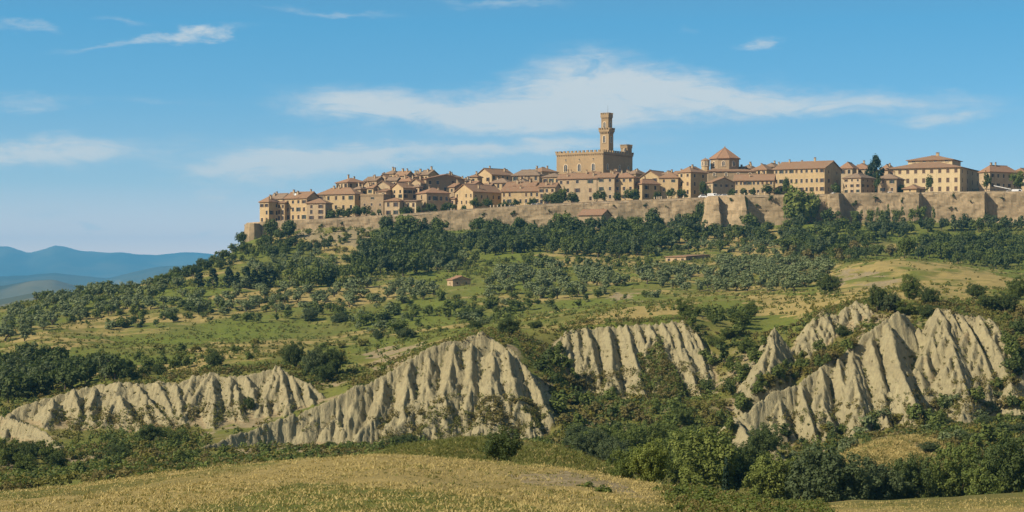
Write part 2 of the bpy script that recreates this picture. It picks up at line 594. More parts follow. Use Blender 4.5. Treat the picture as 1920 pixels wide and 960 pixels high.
line(P(*[(p[0], p[1] - 1.5) for p in FOOT]), (WY[0], WY[1] - .9), ys=4)
rt = P(*([(-200, 860), (0, 760), (200, 680), (300, 610), (400, 530), (440, 490), (456, 455)] + [(w[0] + 5, w[2] + 2.5) for w in WALL if w[0] < 470 or (w[0] < 1300)] + [(1350, 370), (1600, 366), (2390, 360)]))
line(rt, (WY[0], WY[1] + 1.6), 5, ys=4)
LINES.append((np.full(NC, 868.0), LINES[-1][1] + np.where(COLS > 470, .3, -3.0)))
line(P((-200, 960), (0, 900), (300, 720), (420, 560), (470, 440), (500, 414), (560, 402), (650, 388), (800, 378), (1000, 366), (1200, 362), (1500, 358), (1920, 354)), 895)
line(P((-200, 1000), (0, 940), (300, 800), (440, 620), (520, 450), (600, 390), (700, 360), (900, 340), (1100, 326), (1250, 332), (1400, 330), (1920, 345)), 950)
line(P((-200, 1100), (300, 900), (520, 560), (700, 440), (1100, 380), (1500, 385), (1920, 400)), 1020)
LINES.append((np.full(NC, 1500.0), np.full(NC, -110.0)))

YL = np.array([l[0] for l in LINES])      # K x NC
ZL = np.array([l[1] for l in LINES])
Ygrid = np.repeat(ROWS[:, None], NC, 1)
Zg = np.zeros((NR, NC))


def hermite_terrain():
    h = np.diff(YL, axis=0)
    d = np.diff(ZL, axis=0) / h
    mt = np.zeros_like(ZL)
    w1 = 2 * h[1:] + h[:-1]
    w2 = h[1:] + 2 * h[:-1]
    same = (d[:-1] * d[1:]) > 0
    with np.errstate(divide='ignore', invalid='ignore'):
        hm = (w1 + w2) / (w1 / d[:-1] + w2 / d[1:])
    mt[1:-1] = np.where(same, hm, 0.0)
    mt[0] = d[0]
    mt[-1] = d[-1]
    for i in range(len(YL) - 1):
        m = (Ygrid >= YL[i]) & (Ygrid <= YL[i + 1])
        r, c = np.nonzero(m)
        hh = h[i, c]
        t = (ROWS[r] - YL[i, c]) / hh
        t2, t3 = t * t, t * t * t
        Zg[r, c] = ((2 * t3 - 3 * t2 + 1) * ZL[i, c] + (t3 - 2 * t2 + t) * hh * mt[i, c]
                    + (-2 * t3 + 3 * t2) * ZL[i + 1, c] + (t3 - t2) * hh * mt[i + 1, c])


hermite_terrain()
Xg = (COLS[None, :] - 960.0) / F * Ygrid
# gentle unevenness of the ground
amp = np.interp(ROWS, [3, 40, 100, 240, 260, 350, 500, 820, 835, 1500], [.05, .25, .5, .9, 1.2, 1.0, 1.2, 1.2, .2, .2])[:, None]
Zg += amp * (fbm(Xg / 14, Ygrid / 14, 4, 5) - .5) * 1.6
Zg += np.interp(ROWS, [3, 60, 240, 400, 800, 840], [.05, .18, .3, .4, .5, 0])[:, None] * (fbm(Xg / 2.2, Ygrid / 2.2, 3, 9) - .5)
Zbase = Zg.copy()

# ---- eroded clay spurs: knife ridges that fall from a crest to a foot; the sheet is the highest of them all
CLAY = np.zeros((NR, NC))


def spur(pts, k=1.25, reach=9.0, rill=.22, seed=0, kb=None):
    """pts = (px, py, Y) from top to foot; k = side slope"""
    global Zg
    q = [((p[0] - 960) / F * p[2], p[2], (HZ - p[1]) * p[2] / F) for p in pts]
    s0 = 0.0
    x0, x1 = min(p[0] for p in q) - reach, max(p[0] for p in q) + reach
    y0, y1 = min(p[1] for p in q) - reach, max(p[1] for p in q) + reach
    r0, r1 = np.searchsorted(ROWS, [y0, y1])
    c0, c1 = np.searchsorted(COLS, [x0 / max(y0, 1) * F + 960 if x0 > 0 else x0 / max(y0, 1) * F + 960, (x1 / y0 * F + 960 if x1 > 0 else x1 / y1 * F + 960)])
    c0 = max(c0 - 2, 0); c1 = min(c1 + 2, NC)
    if c1 <= c0 or r1 <= r0:
        return
    X = Xg[r0:r1, c0:c1]; Y = Ygrid[r0:r1, c0:c1]
    wob = (fbm(X / 3.0, Y / 3.0, 3, seed + 40) - .5)
    X = X + wob * .6
    best = np.full(X.shape, -1e9)
    for (a, b) in zip(q[:-1], q[1:]):
        dx, dy = b[0] - a[0], b[1] - a[1]
        ln = math.hypot(dx, dy) + 1e-6
        t = ((X - a[0]) * dx + (Y - a[1]) * dy) / ln ** 2
        tc = np.clip(t, 0, 1)
        px, py = a[0] + tc * dx, a[1] + tc * dy
        side = (X - px) * dy - (Y - py) * dx
        d = np.hypot(X - px, Y - py)
        s = s0 + tc * ln
        kk = k
        z = a[2] + tc * (b[2] - a[2]) - kk * (np.sqrt(d * d + .03) - .17) - .015 * d * d
        # rills run down both flanks
        fl = vnoise(s * 1.35 + seed * 9.1 + np.where(side > 0, 31.7, 0), d * .35, seed)
        fl2 = vnoise(s * 3.1 + seed * 5.3 + np.where(side > 0, 11.3, 0), d * .5, seed + 3)
        z = z - rill * np.minimum(1, d / .8) * (np.abs(fl - .5) * 3.2 + fl2 * .8)
        best = np.maximum(best, z)
        s0 += ln
    Zs = Zg[r0:r1, c0:c1]
    gain = best - Zbase[r0:r1, c0:c1]
    up = best > Zs
    Zg[r0:r1, c0:c1] = np.where(up, best, Zs)
    CLAY[r0:r1, c0:c1] = np.maximum(CLAY[r0:r1, c0:c1], np.clip(gain / .7, 0, 1))


def face(pts, pf, yf, sl, **kw):
    """spur on a face whose foot row pf lies yf away and whose rows climb back by sl metres per row"""
    spur([(p[0], p[1], yf + (pf - p[1]) * sl + (p[2] if len(p) > 2 else 0)) for p in pts], **kw)


sd = 100
CH = random.Random(9)


def faces(pf, yf, sl, lst, child=1.0, zs=1.0, **kw):
    """main spurs of one face, each with small side spurs branching off it"""
    global sd
    for pts in lst:
        sd += 1
        k0 = kw.get('k', 1.25) * CH.uniform(.85, 1.2)
        kk = dict(kw, k=k0)
        q = [(p[0] + CH.uniform(-2, 2), p[1], p[2] * zs if len(p) > 2 else 0) for p in pts]
        face(q, pf, yf, sl, seed=sd, **kk)
        ln = q[-1][1] - q[0][1]
        n = int(ln / 17 * child)
        for j in range(n):
            t = (j + CH.uniform(.2, .9)) / n
            f = t * (len(q) - 1)
            i = min(int(f), len(q) - 2)
            u = f - i
            m = [q[i][c] + (q[i + 1][c] - q[i][c]) * u for c in range(3)]
            sgn = -1 if (j + sd) % 2 else 1
            dx = sgn * CH.uniform(7, 16)
            dy = CH.uniform(22, 40)
            a = (m[0] + sgn * 1.5, m[1] + 5, m[2] - .2)
            b = (m[0] + dx * .6, m[1] + 5 + dy * .55, m[2] - .5)
            c = (m[0] + dx, m[1] + 5 + dy, m[2] - .2)
            sd += 1
            face([a, b, c], pf, yf, sl, seed=sd, k=k0 * CH.uniform(1.0, 1.35), reach=3.5, rill=.15)


# centre: the long spine that climbs to the right, and its flutes
spur([(372, 842, 268), (430, 815, 276), (500, 790, 284), (560, 772, 288), (620, 748, 291), (665, 722, 294), (690, 716, 296), (720, 700, 298), (765, 672, 301),
      (810, 648, 304), (850, 636, 307), (880, 628, 309), (906, 621, 310), (930, 636, 310), (955, 655, 308)], k=1.35, reach=12, seed=1, rill=.2)
spur([(925, 634, 310), (960, 655, 306), (990, 690, 302), (1010, 730, 297), (1030, 775, 291)], k=1.2, seed=2)
faces(828, 283, .118, child=.45, zs=.62, lst=[
    [(668, 729), (664, 767, -.5), (650, 792, -1)],
    [(720, 700), (718, 745, -1), (700, 780, -1)],
    [(766, 672, -.5), (760, 740, -2), (735, 785, -1.5), (715, 800)],
    [(805, 652), (800, 720, -.6), (790, 745, 0), (765, 790)],
    [(850, 640), (840, 715, -2.5), (820, 755, -2.5), (790, 800, -1)],
    [(885, 640), (885, 720, -1.0), (878, 745, -.5), (845, 800)],
    [(926, 650), (922, 735, -2.8), (905, 770, -3), (880, 808, -2)],
    [(950, 655), (965, 730, -1.5), (985, 762, -1), (1005, 800)],
    [(918, 742, -3), (935, 780, -4), (962, 822, -3.5)],
    [(905, 765, -3), (900, 800, -4), (890, 828, -3.5)],
    [(700, 785, -2), (680, 805, -3), (668, 822, -3)],
    [(760, 785, -2), (735, 805, -3), (710, 825, -3)],
    [(820, 770, -2), (790, 805, -3.5), (760, 830, -3)],
    [(600, 767), (590, 785, -1), (570, 802, -1)], [(640, 749), (632, 775, -.5), (612, 797, -1)],
    [(560, 782), (545, 799, -1), (525, 813, -1)], [(510, 797), (492, 815, -1), (470, 825, -1)], [(460, 813), (445, 827, -1), (425, 839, -1)]], k=1.02, reach=8)
# ragged cliff edge from which the flutes hang
def crest(pts, pf, yf, sl, back=.6, **kw):
    spur([(p[0], p[1], yf + (pf - p[1]) * sl + back) for p in pts], **kw)


# left: a broken row of pyramids
spur([(25, 765, 318), (60, 752, 320), (100, 740, 322), (140, 728, 324), (180, 720, 326), (225, 712, 323.4)], k=1.15, seed=5)
crest([(225, 713), (262, 716), (300, 712), (335, 716), (372, 704), (398, 697), (425, 706), (460, 701), (490, 694), (520, 684), (548, 702), (575, 714), (600, 732)], 800, 308, .165, k=1.2, seed=6, reach=7)
faces(800, 308, .165, child=.45, lst=[
    [(225, 713), (212, 750, -1), (195, 790, -2)], [(222, 738, -1), (240, 770, -3), (262, 795, -3)],
    [(255, 716), (285, 752, -1), (318, 790, -1)], [(292, 712), (318, 755), (338, 785)],
    [(330, 714), (336, 745, -1), (340, 770, -1)], [(395, 695), (365, 740, -.5), (342, 782, -1)],
    [(395, 697, 0), (400, 750, -2), (403, 805, -4)], [(362, 700), (352, 725), (340, 750)], [(430, 705), (435, 745), (425, 775)],
    [(442, 716), (446, 750, -1), (450, 768, -1)], [(462, 700), (475, 735), (470, 762)], [(518, 682), (505, 725, -.6), (482, 772, -1)],
    [(522, 682), (535, 735, -2), (548, 775, -3)], [(545, 700), (562, 740), (575, 768)], [(575, 712), (583, 740, -1), (590, 760, -1)],
    [(140, 728), (150, 770), (135, 800)], [(180, 722), (170, 765), (160, 792)], [(100, 742), (95, 775), (80, 795)]], k=.92, reach=8)
spur([(-20, 772, 314), (30, 785, 306), (75, 802, 298), (105, 825, 290), (122, 842, 283)], k=1.0, seed=7)
spur([(20, 770, 315), (15, 800, 305), (0, 830, 296)], k=1.0, seed=8)
crest([(1048, 628), (1075, 614), (1100, 613), (1137, 610), (1170, 609), (1215, 606), (1258, 601), (1280, 601), (1305, 622), (1322, 655)], 742, 322, .165, k=1.5, seed=61, reach=7)
# centre right: slanting flutes under the green lip
faces(742, 322, .165, child=.45, lst=[
    [(1078, 612), (1085, 650), (1082, 690)], [(1100, 610), (1112, 660, -.5), (1122, 708, -1)], [(1140, 608), (1150, 665, -1.2), (1140, 722, -2.2)],
    [(1172, 606), (1188, 668, -1.6), (1206, 745, -3)], [(1192, 604), (1212, 660), (1232, 715)],
    [(1218, 603), (1243, 665, -1.4), (1274, 740, -2.8)], [(1240, 600), (1265, 655), (1288, 705)], [(1258, 598), (1285, 660, -1), (1308, 735, -1.5)],
    [(1278, 598), (1302, 640), (1322, 685)], [(1060, 618), (1065, 650), (1068, 670)]], k=1.05, reach=6)
# right: the great spine and the two pyramids
spur([(1398, 770, 280), (1430, 745, 283), (1460, 728, 286), (1500, 716, 289), (1530, 692, 292), (1560, 672, 295), (1600, 645, 298), (1640, 610, 302), (1682, 580, 306), (1700, 592, 312)],
     k=1.35, reach=12, seed=11, rill=.2)
faces(800, 279, .118, child=.6, lst=[
    [(1430, 748), (1440, 775), (1450, 790)],
    [(1462, 728), (1466, 768, -1), (1478, 795, -1)], [(1504, 714), (1510, 765, -1.6), (1522, 792, -2)], [(1542, 688), (1546, 755, -1.6), (1560, 790, -2)],
    [(1597, 655), (1610, 735, -3.2), (1622, 785, -4)], [(1572, 668), (1580, 730, -.5), (1590, 770)],
    [(1662, 602), (1692, 700, -4.2), (1722, 762, -5)], [(1632, 630), (1650, 700, -1.5), (1655, 765, -2)]], k=1.4, reach=8)
faces(755, 285, .14, child=.6, lst=[
    [(1762, 572), (1788, 655, -3.2), (1818, 750, -4.5)], [(1764, 574), (1740, 640, -.5), (1716, 695, -1)], [(1800, 585), (1838, 650, -1), (1862, 705, -1)],
    [(1832, 588), (1868, 645, -1), (1894, 708, -2)], [(1855, 590), (1885, 635), (1900, 680)], [(1782, 578), (1815, 640, .5), (1845, 715)]], k=1.35, reach=8)
crest([(1722, 612), (1738, 632), (1752, 602), (1764, 573), (1785, 580), (1802, 587), (1832, 590), (1856, 594), (1880, 622), (1898, 660)], 755, 285, .14, k=1.5, seed=62, reach=8)
# upper right: small bare gullies, and the single cone
faces(650, 322, .165, [
    [(1546, 576), (1532, 620, -.5), (1502, 655, -1)], [(1546, 578), (1562, 615, -1), (1568, 650, -1)], [(1604, 562), (1608, 605, -1), (1592, 640, -1)],
    [(1585, 570), (1578, 610), (1570, 640)], [(1625, 566), (1628, 595), (1618, 620)], [(1530, 590), (1512, 625), (1495, 645)], [(1604, 562), (1625, 590), (1632, 608)]], k=1.3, reach=6)
crest([(1520, 598), (1546, 579), (1566, 590), (1586, 573), (1604, 565), (1626, 569), (1640, 590)], 650, 322, .165, k=1.3, seed=63, reach=6)
spur([(1452, 612, 322), (1440, 650, 316), (1425, 690, 309), (1408, 722, 303)], k=1.35, seed=31)
spur([(1448, 625, 319), (1452, 660, 314), (1440, 700, 308)], k=1.35, seed=32)
spur([(1375, 778, 262), (1392, 800, 257), (1415, 830, 251), (1432, 852, 247)], k=1.1, seed=33)
spur([(1385, 778, 263), (1415, 800, 259), (1440, 818, 256), (1455, 838, 252)], k=1.2, seed=34)

# streaks, slumps and cracks on the bare clay
_m = np.clip(CLAY, 0, 1)
_w = fbm(Xg / 1.7, Ygrid / 1.7, 3, 300) * 1.3
_st = np.abs(vnoise(Xg * 1.5 + _w, Zbase * .10 + Ygrid * .12, 301) - .5) * 2
_st2 = np.abs(vnoise(Xg * 3.3 + 9 + _w, Ygrid * .30, 302) - .5) * 2
_sl = fbm(Xg / 2.6, Ygrid / 2.2, 4, 303) - .5
_gr = np.abs(fbm(Xg / .55, Ygrid / .7, 3, 304) - .5)
Zg -= _m * (.42 * (1 - _st) ** 4 + .24 * (1 - _st2) ** 3 - .50 * _sl + .14 * _gr)
del _st, _st2, _sl, _gr, _w
PYg = HZ - F * Zg / Ygrid


def blur(a, n):
    for ax in (0, 1):
        k = np.ones(2 * n + 1) / (2 * n + 1)
        c = np.cumsum(np.pad(a, [(n + 1, n) if i == ax else (0, 0) for i in (0, 1)], mode='edge'), axis=ax)
        a = (np.take(c, range(2 * n + 1, c.shape[ax]), axis=ax) - np.take(c, range(0, c.shape[ax] - 2 * n - 1), axis=ax)) / (2 * n + 1)
    return a


CLAYB = blur(blur(np.clip(CLAY * 1.5, 0, 1), 9), 9)      # bare ground thins out round the clay
HOLLOW = blur(Zg, 4) - Zg                                # positive in the gullies


def ground(x, y):
    """height of the sheet under a point"""
    px = x / y * F + 960
    c = np.interp(px, COLS, np.arange(NC)); r = np.interp(y, ROWS, np.arange(NR))
    c0 = min(int(c), NC - 2); r0 = min(int(r), NR - 2)
    fc, fr = c - c0, r - r0
    return float((Zg[r0, c0] * (1 - fc) + Zg[r0, c0 + 1] * fc) * (1 - fr) + (Zg[r0 + 1, c0] * (1 - fc) + Zg[r0 + 1, c0 + 1] * fc) * fr)


def hit(px, py, ymin=40.0, ymax=1000.0):
    """the nearest point of the ground seen along a sight line"""
    c = int(round(float(np.interp(px, COLS, np.arange(NC)))))
    r0 = int(np.searchsorted(ROWS, ymin))
    col = PYg[r0:, c] <= py
    if not col.any():
        return None
    r = r0 + int(np.argmax(col))
    y = float(ROWS[r])
    if y > ymax:
        return None
    if r > r0:
        a, b = PYg[r - 1, c], PYg[r, c]
        if a > py >= b and a - b > 1e-6:
            y = float(ROWS[r - 1] + (a - py) / (a - b) * (ROWS[r] - ROWS[r - 1]))
    x = (px - 960) / F * y
    return x, y, ground(x, y)


def inpoly(px, py, poly):
    inside = np.zeros(np.shape(px), bool)
    n = len(poly)
    for i in range(n):
        x0, y0 = poly[i]; x1, y1 = poly[(i + 1) % n]
        cnd = ((y0 > py) != (y1 > py)) & (px < (x1 - x0) * (py - y0) / (y1 - y0 + 1e-9) + x0)
        inside ^= cnd
    return inside


def build_terrain():
    PX = np.repeat(COLS[None, :], NR, 0)
    soft = (fbm(Xg / 6, Ygrid / 6, 4, 77) - .5)
    soft2 = (fbm(Xg / 25, Ygrid / 25, 4, 78) - .5)
    dry = np.zeros((NR, NC)); soil = np.zeros((NR, NC)); lush = np.zeros((NR, NC))
    jx = (fbm(Xg / 9, Ygrid / 9, 4, 81) - .5) * 130
    jy = (fbm(Xg / 9, Ygrid / 9, 4, 82) - .5) * 26
    # what grows where (real ground cover, told by place)
    fg = np.clip((132 - Ygrid) / 8, 0, 1)
    dry = np.maximum(dry, fg * np.clip(.80 + soft2 * 2.4 + soft * 1.0, 0, 1))
    rightpatch = np.clip((PX - 1180) / 80, 0, 1) * np.clip((1540 - PX) / 60, 0, 1) * (Ygrid < 104)
    dry = dry * (1 - .75 * rightpatch)
    green_n = fbm(Xg / 7, Ygrid / 11, 4, 91)
    green = inpoly(PX, PYg, [(180, 990), (560, 905), (900, 925), (1040, 960), (1040, 990)]) * fg
    dry = np.clip(dry - green * np.clip((green_n - .44) * 4, 0, .62), 0, 1)
    soil = np.maximum(soil, inpoly(PX, PYg, [(930, 882), (1060, 882), (1160, 905), (1230, 940), (1130, 950), (1000, 915)]) * fg * np.clip(.55 + soft * 3, 0, 1))
    md = (Ygrid > 132) & (Ygrid < 172) & (PX > 690) & (PX < 1200)
    dry = np.maximum(dry, md * np.clip(.10 + soft2 * 2 + soft, 0, 1))
    rm = np.clip(1 - np.hypot((PX - 1690) / 135, (Ygrid - 214) / 20) ** 4, 0, 1)
    dry = np.maximum(dry, rm * np.clip(.85 + soft * 2, 0, 1))
    path = np.exp(-((PX - (1690 + (Ygrid - 222) * -4.5)) / 9) ** 2) * ((Ygrid > 200) & (Ygrid < 224))
    soil = np.maximum(soil, path)
    # ravine: brownish earth between the scrub
    rv = np.clip((Ygrid - 200) / 20, 0, 1) * np.clip((346 - Ygrid) / 14, 0, 1)
    soil = np.maximum(soil, rv * np.clip(.25 + soft * 2.6, 0, .8) * (1 - rm))
    soil = np.maximum(soil, np.clip(CLAYB * 2.2 + soft * 1.6 - .25, 0, .95) * (Ygrid > 240) * (Ygrid < 356))
    # plateau behind the clay
    pl = np.clip((Ygrid - 340) / 12, 0, 1) * np.clip((845 - Ygrid) / 10, 0, 1)
    dry = np.maximum(dry, pl * np.clip(.06 + soft2 * 2.4 + soft * .8, 0, .7))
    lush = pl * np.clip(.55 - soft2 * 2.0 + soft * .6, 0, 1)
    for poly, d in (([(1540, 545), (1580, 500), (1690, 484), (1800, 496), (1900, 515), (1910, 540), (1700, 560), (1560, 575)], .55),
                    ([(1370, 552), (1560, 552), (1560, 590), (1420, 592)], .72), ([(980, 620), (1180, 580), (1300, 560), (1300, 590), (1090, 612)], .7),
                    ([(300, 700), (400, 640), (430, 660), (390, 692)], .7), ([(0, 625), (90, 622), (200, 642), (60, 680), (0, 690)], .5),
                    ([(400, 545), (760, 535), (760, 565), (420, 575)], .65), ([(1370, 452), (1480, 452), (1500, 478), (1360, 480)], .75),
                    ([(1010, 470), (1200, 462), (1210, 490), (1010, 500)], .5), ([(600, 445), (700, 440), (690, 500), (610, 500)], .6),
                    ([(1140, 480), (1560, 470), (1560, 545), (1200, 552)], .4)):
        k = inpoly(PX + jx, PYg + jy, poly) & (Ygrid > 335)
        dry = np.where(k, np.clip(d * 1.15 + soft * 1.5 + soft2, 0, 1), dry)
        lush = np.where(k, lush * .4, lush)
    # rocky scree on the right meadow, and the bare slope left of the centre ridge
    k = inpoly(PX + jx * .5, PYg + jy * .7, [(1570, 505), (1640, 508), (1690, 530), (1640, 545), (1600, 535), (1560, 545)]) & (Ygrid > 400)
    soil = np.where(k, np.clip(.55 + soft * 5, 0, 1), soil)
    k = inpoly(PX + jx * .5, PYg + jy * .7, [(1140, 545), (1190, 548), (1195, 570), (1150, 568)]) & (Ygrid > 400)
    soil = np.where(k, np.clip(.45 + soft * 3, 0, 1), soil)
    k = inpoly(PX + jx * .5, PYg + jy * .7, [(690, 650), (800, 640), (760, 690), (720, 715), (690, 700)]) & (Ygrid > 305) & (Ygrid < 400)
    soil = np.where(k, np.clip(.6 + soft * 3, 0, 1), soil)
    k = inpoly(PX + jx * .5, PYg + jy * .7, [(560, 428), (720, 415), (740, 440), (640, 465), (570, 455)]) & (Ygrid > 770)
    soil = np.where(k, np.clip(.85 + soft * 3, 0, 1), soil)
    town = np.clip((Ygrid - 838) / 2, 0, 1) * (PX > 455) * (Ygrid < 1010)
    soil = np.maximum(soil, town * .95)
    lush = lush * (1 - town)
    dry = dry * (1 - town)
    clay = np.clip(CLAY * 1.2 + soft * 1.5 + (fbm(Xg / 1.6, Ygrid / 1.6, 3, 79) - .5) * .9 - .12, 0, 1) * (CLAY > .02)
    # lower talus is patchier
    verts = np.stack([Xg, Ygrid, Zg], -1).reshape(-1, 3)
    idx = np.arange(NR * NC).reshape(NR, NC)
    quads = np.stack([idx[:-1, :-1], idx[:-1, 1:], idx[1:, 1:], idx[1:, :-1]], -1).reshape(-1, 4)
    me = np_mesh('terrain', verts, quads, [terrain_mat()], True)
    at = me.color_attributes.new('cover', 'FLOAT_COLOR', 'POINT')
    col = np.stack([clay, dry, soil, lush], -1).astype(np.float32)
    at.data.foreach_set('color', col.ravel())
    o = link('terrain', me)
    o['kind'] = 'structure'
    return o


def terrain_mat():
    m, nt, b = newmat('hillside ground')
    at = nt.nodes.new('ShaderNodeVertexColor')
    at.layer_name = 'cover'
    sp = nt.nodes.new('ShaderNodeSeparateColor')
    nt.links.new(at.outputs['Color'], sp.inputs[0])
    clay, dry, soil = sp.outputs
    lush = at.outputs['Alpha']
    p = geo_pos(nt)
    n_f = ntex(nt, p, 1.6, 6, .7)
    n_ff = ntex(nt, p, 6.0, 4, .75)
    n_m = ntex(nt, p, .22, 5, .6)
    n_b = ntex(nt, p, .05, 4, .5)
    g = mixc(nt, ramp(nt, n_m, .35, .68), (.155, .158, .034), (.112, .128, .026))
    g = mixc(nt, ramp(nt, n_b, .4, .65), g, (.155, .135, .038))
    g = mixc(nt, lush, g, (.130, .155, .024))
    g = mixc(nt, ramp(nt, n_f, .35, .75, 0, .55), g, (.058, .062, .018))
    d = mixc(nt, ramp(nt, n_m, .35, .65), (.285, .212, .072), (.228, .172, .056))
    d = mixc(nt, ramp(nt, n_ff, .30, .72, 0, .6), d, (.37, .285, .115))
    d = mixc(nt, ramp(nt, n_f, .5, .78, 0, .55), d, (.135, .115, .035))
    s = mixc(nt, ramp(nt, n_f, .3, .7), (.185, .140, .072), (.31, .245, .135))
    cl = mixc(nt, ramp(nt, n_m, .3, .7), (.325, .278, .155), (.28, .238, .130))
    cl = mixc(nt, ramp(nt, n_f, .45, .80, 0, .55), cl, (.165, .135, .072))
    vst = ntex(nt, p, 1.0, 5, .65, (2.2, 1.2, .22))
    cl = mixc(nt, ramp(nt, vst, .46, .70, 0, .6), cl, (.20, .17, .105))
    cl = mixc(nt, ramp(nt, vst, .50, .28, 0, .5), cl, (.38, .33, .19))
    strat = ntex(nt, p, 1.0, 4, .6, (.06, .06, 1.6))
    cl = mixc(nt, ramp(nt, strat, .52, .74, 0, .45), cl, (.215, .180, .105))
    # breaks up each edge with the fine noise
    def edge(v, k=.9):
        return ramp(nt, math_n(nt, 'ADD', v, math_n(nt, 'MULTIPLY', math_n(nt, 'SUBTRACT', n_f, .5), k)), .28, .72)
    c = mixc(nt, edge(dry), g, d)
    c = mixc(nt, edge(soil), c, s)
    c = mixc(nt, edge(clay, .8), c, cl)
    nt.links.new(c, b.inputs['Base Color'])
    b.inputs['Roughness'].default_value = .95
    b.inputs['Specular IOR Level'].default_value = .08
    fine = math_n(nt, 'ADD', n_f, math_n(nt, 'MULTIPLY', n_ff, .5))
    vfine = ntex(nt, p, 1.0, 5, .7, (5.0, 2.6, .5))
    fine = math_n(nt, 'ADD', fine, math_n(nt, 'MULTIPLY', math_n(nt, 'MULTIPLY', vfine, clay), 1.6))
    bump(nt, b, fine, .9, .24)
    return m


terrain = build_terrain()


# ---- far country: plain, low hills with fields, blue mountains
def build_far():
    cols = np.linspace(-1300, 2700, 460)
    rows = np.geomspace(1480, 21000, 300)
    Y = np.repeat(rows[:, None], len(cols), 1)
    PX = np.repeat(cols[None, :], len(rows), 0)
    X = (PX - 960) / F * Y
    Z = np.full(Y.shape, -112.0)
    def ridge(py, yc, w, seed, rough):
        py_ = np.interp(cols, py[0], py[1])
        nz = (fbm(cols / 260, cols * 0, 4, seed) - .5) * rough
        zc = (HZ - (py_ + nz)) * yc / F
        e = np.exp(-((Y - yc) / w) ** 2)
        return -112 + (zc[None, :] + 112) * e
    Z = np.maximum(Z, ridge(P((-600, 560), (-200, 565), (0, 558), (60, 548), (95, 549), (150, 565), (300, 580), (600, 600), (3600, 590)), 3300, 420, 3, 6))
    Z = np.maximum(Z, ridge(P((-600, 530), (-200, 545), (0, 534), (60, 523), (100, 521), (140, 531), (180, 542), (300, 556), (600, 560), (3600, 560)), 5600, 800, 4, 6))
    Z = np.maximum(Z, ridge(P((-600, 520), (0, 519), (100, 514), (200, 528), (290, 508), (400, 500), (900, 515), (3600, 520)), 9500, 1300, 5, 5))
    Z = np.maximum(Z, ridge(P((-900, 490), (-300, 478), (-60, 470), (0, 465), (18, 465), (55, 477), (80, 470), (105, 462), (125, 465), (150, 470), (190, 474), (225, 474), (260, 478), (295, 481), (345, 476),
                              (385, 479), (500, 488), (700, 478), (1200, 490), (2000, 480), (3600, 490)), 16500, 2400, 6, 2))
    Z = np.maximum(Z, ridge(P((-900, 485), (-200, 470), (-40, 468), (15, 464), (60, 480), (200, 490), (3600, 495)), 19300, 1100, 7, 2))
    Z = Z + (fbm(X / 700, Y / 700, 5, 21) - .5) * np.interp(rows, [1480, 3000, 8000, 15000], [6, 20, 60, 90])[:, None]
    verts = np.stack([X, Y, Z], -1).reshape(-1, 3)
    n, k = Y.shape
    idx = np.arange(n * k).reshape(n, k)
    quads = np.stack([idx[:-1, :-1], idx[:-1, 1:], idx[1:, 1:], idx[1:, :-1]], -1).reshape(-1, 4)
    m, nt, b = newmat('far country')
    p = geo_pos(nt)
    f1 = ntex(nt, p, .0016, 5, .6, (1, .5, 1))
    vor = nt.nodes.new('ShaderNodeTexVoronoi')
    vor.inputs['Scale'].default_value = .0028
    nt.links.new(p, vor.inputs['Vector'])
    c = mixc(nt, ramp(nt, f1, .4, .6), (.032, .046, .030), (.066, .072, .040))
    sepv = nt.nodes.new('ShaderNodeSeparateColor')
    nt.links.new(vor.outputs['Color'], sepv.inputs[0])
    far = nt.nodes.new('ShaderNodeSeparateXYZ')
    nt.links.new(p, far.inputs[0])
    lowland = ramp(nt, far.outputs[1], 8500, 12500, 1.0, .25)
    fld = math_n(nt, 'MULTIPLY', math_n(nt, 'MULTIPLY', ramp(nt, sepv.outputs[0], .48, .62), ramp(nt, f1, .42, .56)), lowland)
    c = mixc(nt, fld, c, (.115, .105, .055))
    nt.links.new(c, b.inputs['Base Color'])
    b.inputs['Roughness'].default_value = .95
    b.inputs['Specular IOR Level'].default_value = .05
    o = link('distant_hills', np_mesh('distant_hills', verts, quads, [m], True))
    o['kind'] = 'structure'


build_far()


def build_haze():
    mb = MB()
    mb.box(-14500, 14500, -600, 22000, -260, 520)
    m = bpy.data.materials.new('thin summer haze')
    m.use_nodes = True
    nt = m.node_tree
    nt.nodes.clear()
    out = nt.nodes.new('ShaderNodeOutputMaterial')
    pv = nt.nodes.new('ShaderNodeVolumePrincipled')
    pv.inputs['Color'].default_value = HAZE_COL + (1,)
    pv.inputs['Density'].default_value = HAZE_DENSITY
    pv.inputs['Anisotropy'].default_value = 0.0
    nt.links.new(pv.outputs[0], out.inputs['Volume'])
    o = mb.build('haze', m)
    o['kind'] = 'stuff'
    return o


HAZE_COL = (.16, .58, 1.0)
HAZE_DENSITY = 0.68e-4
build_haze()
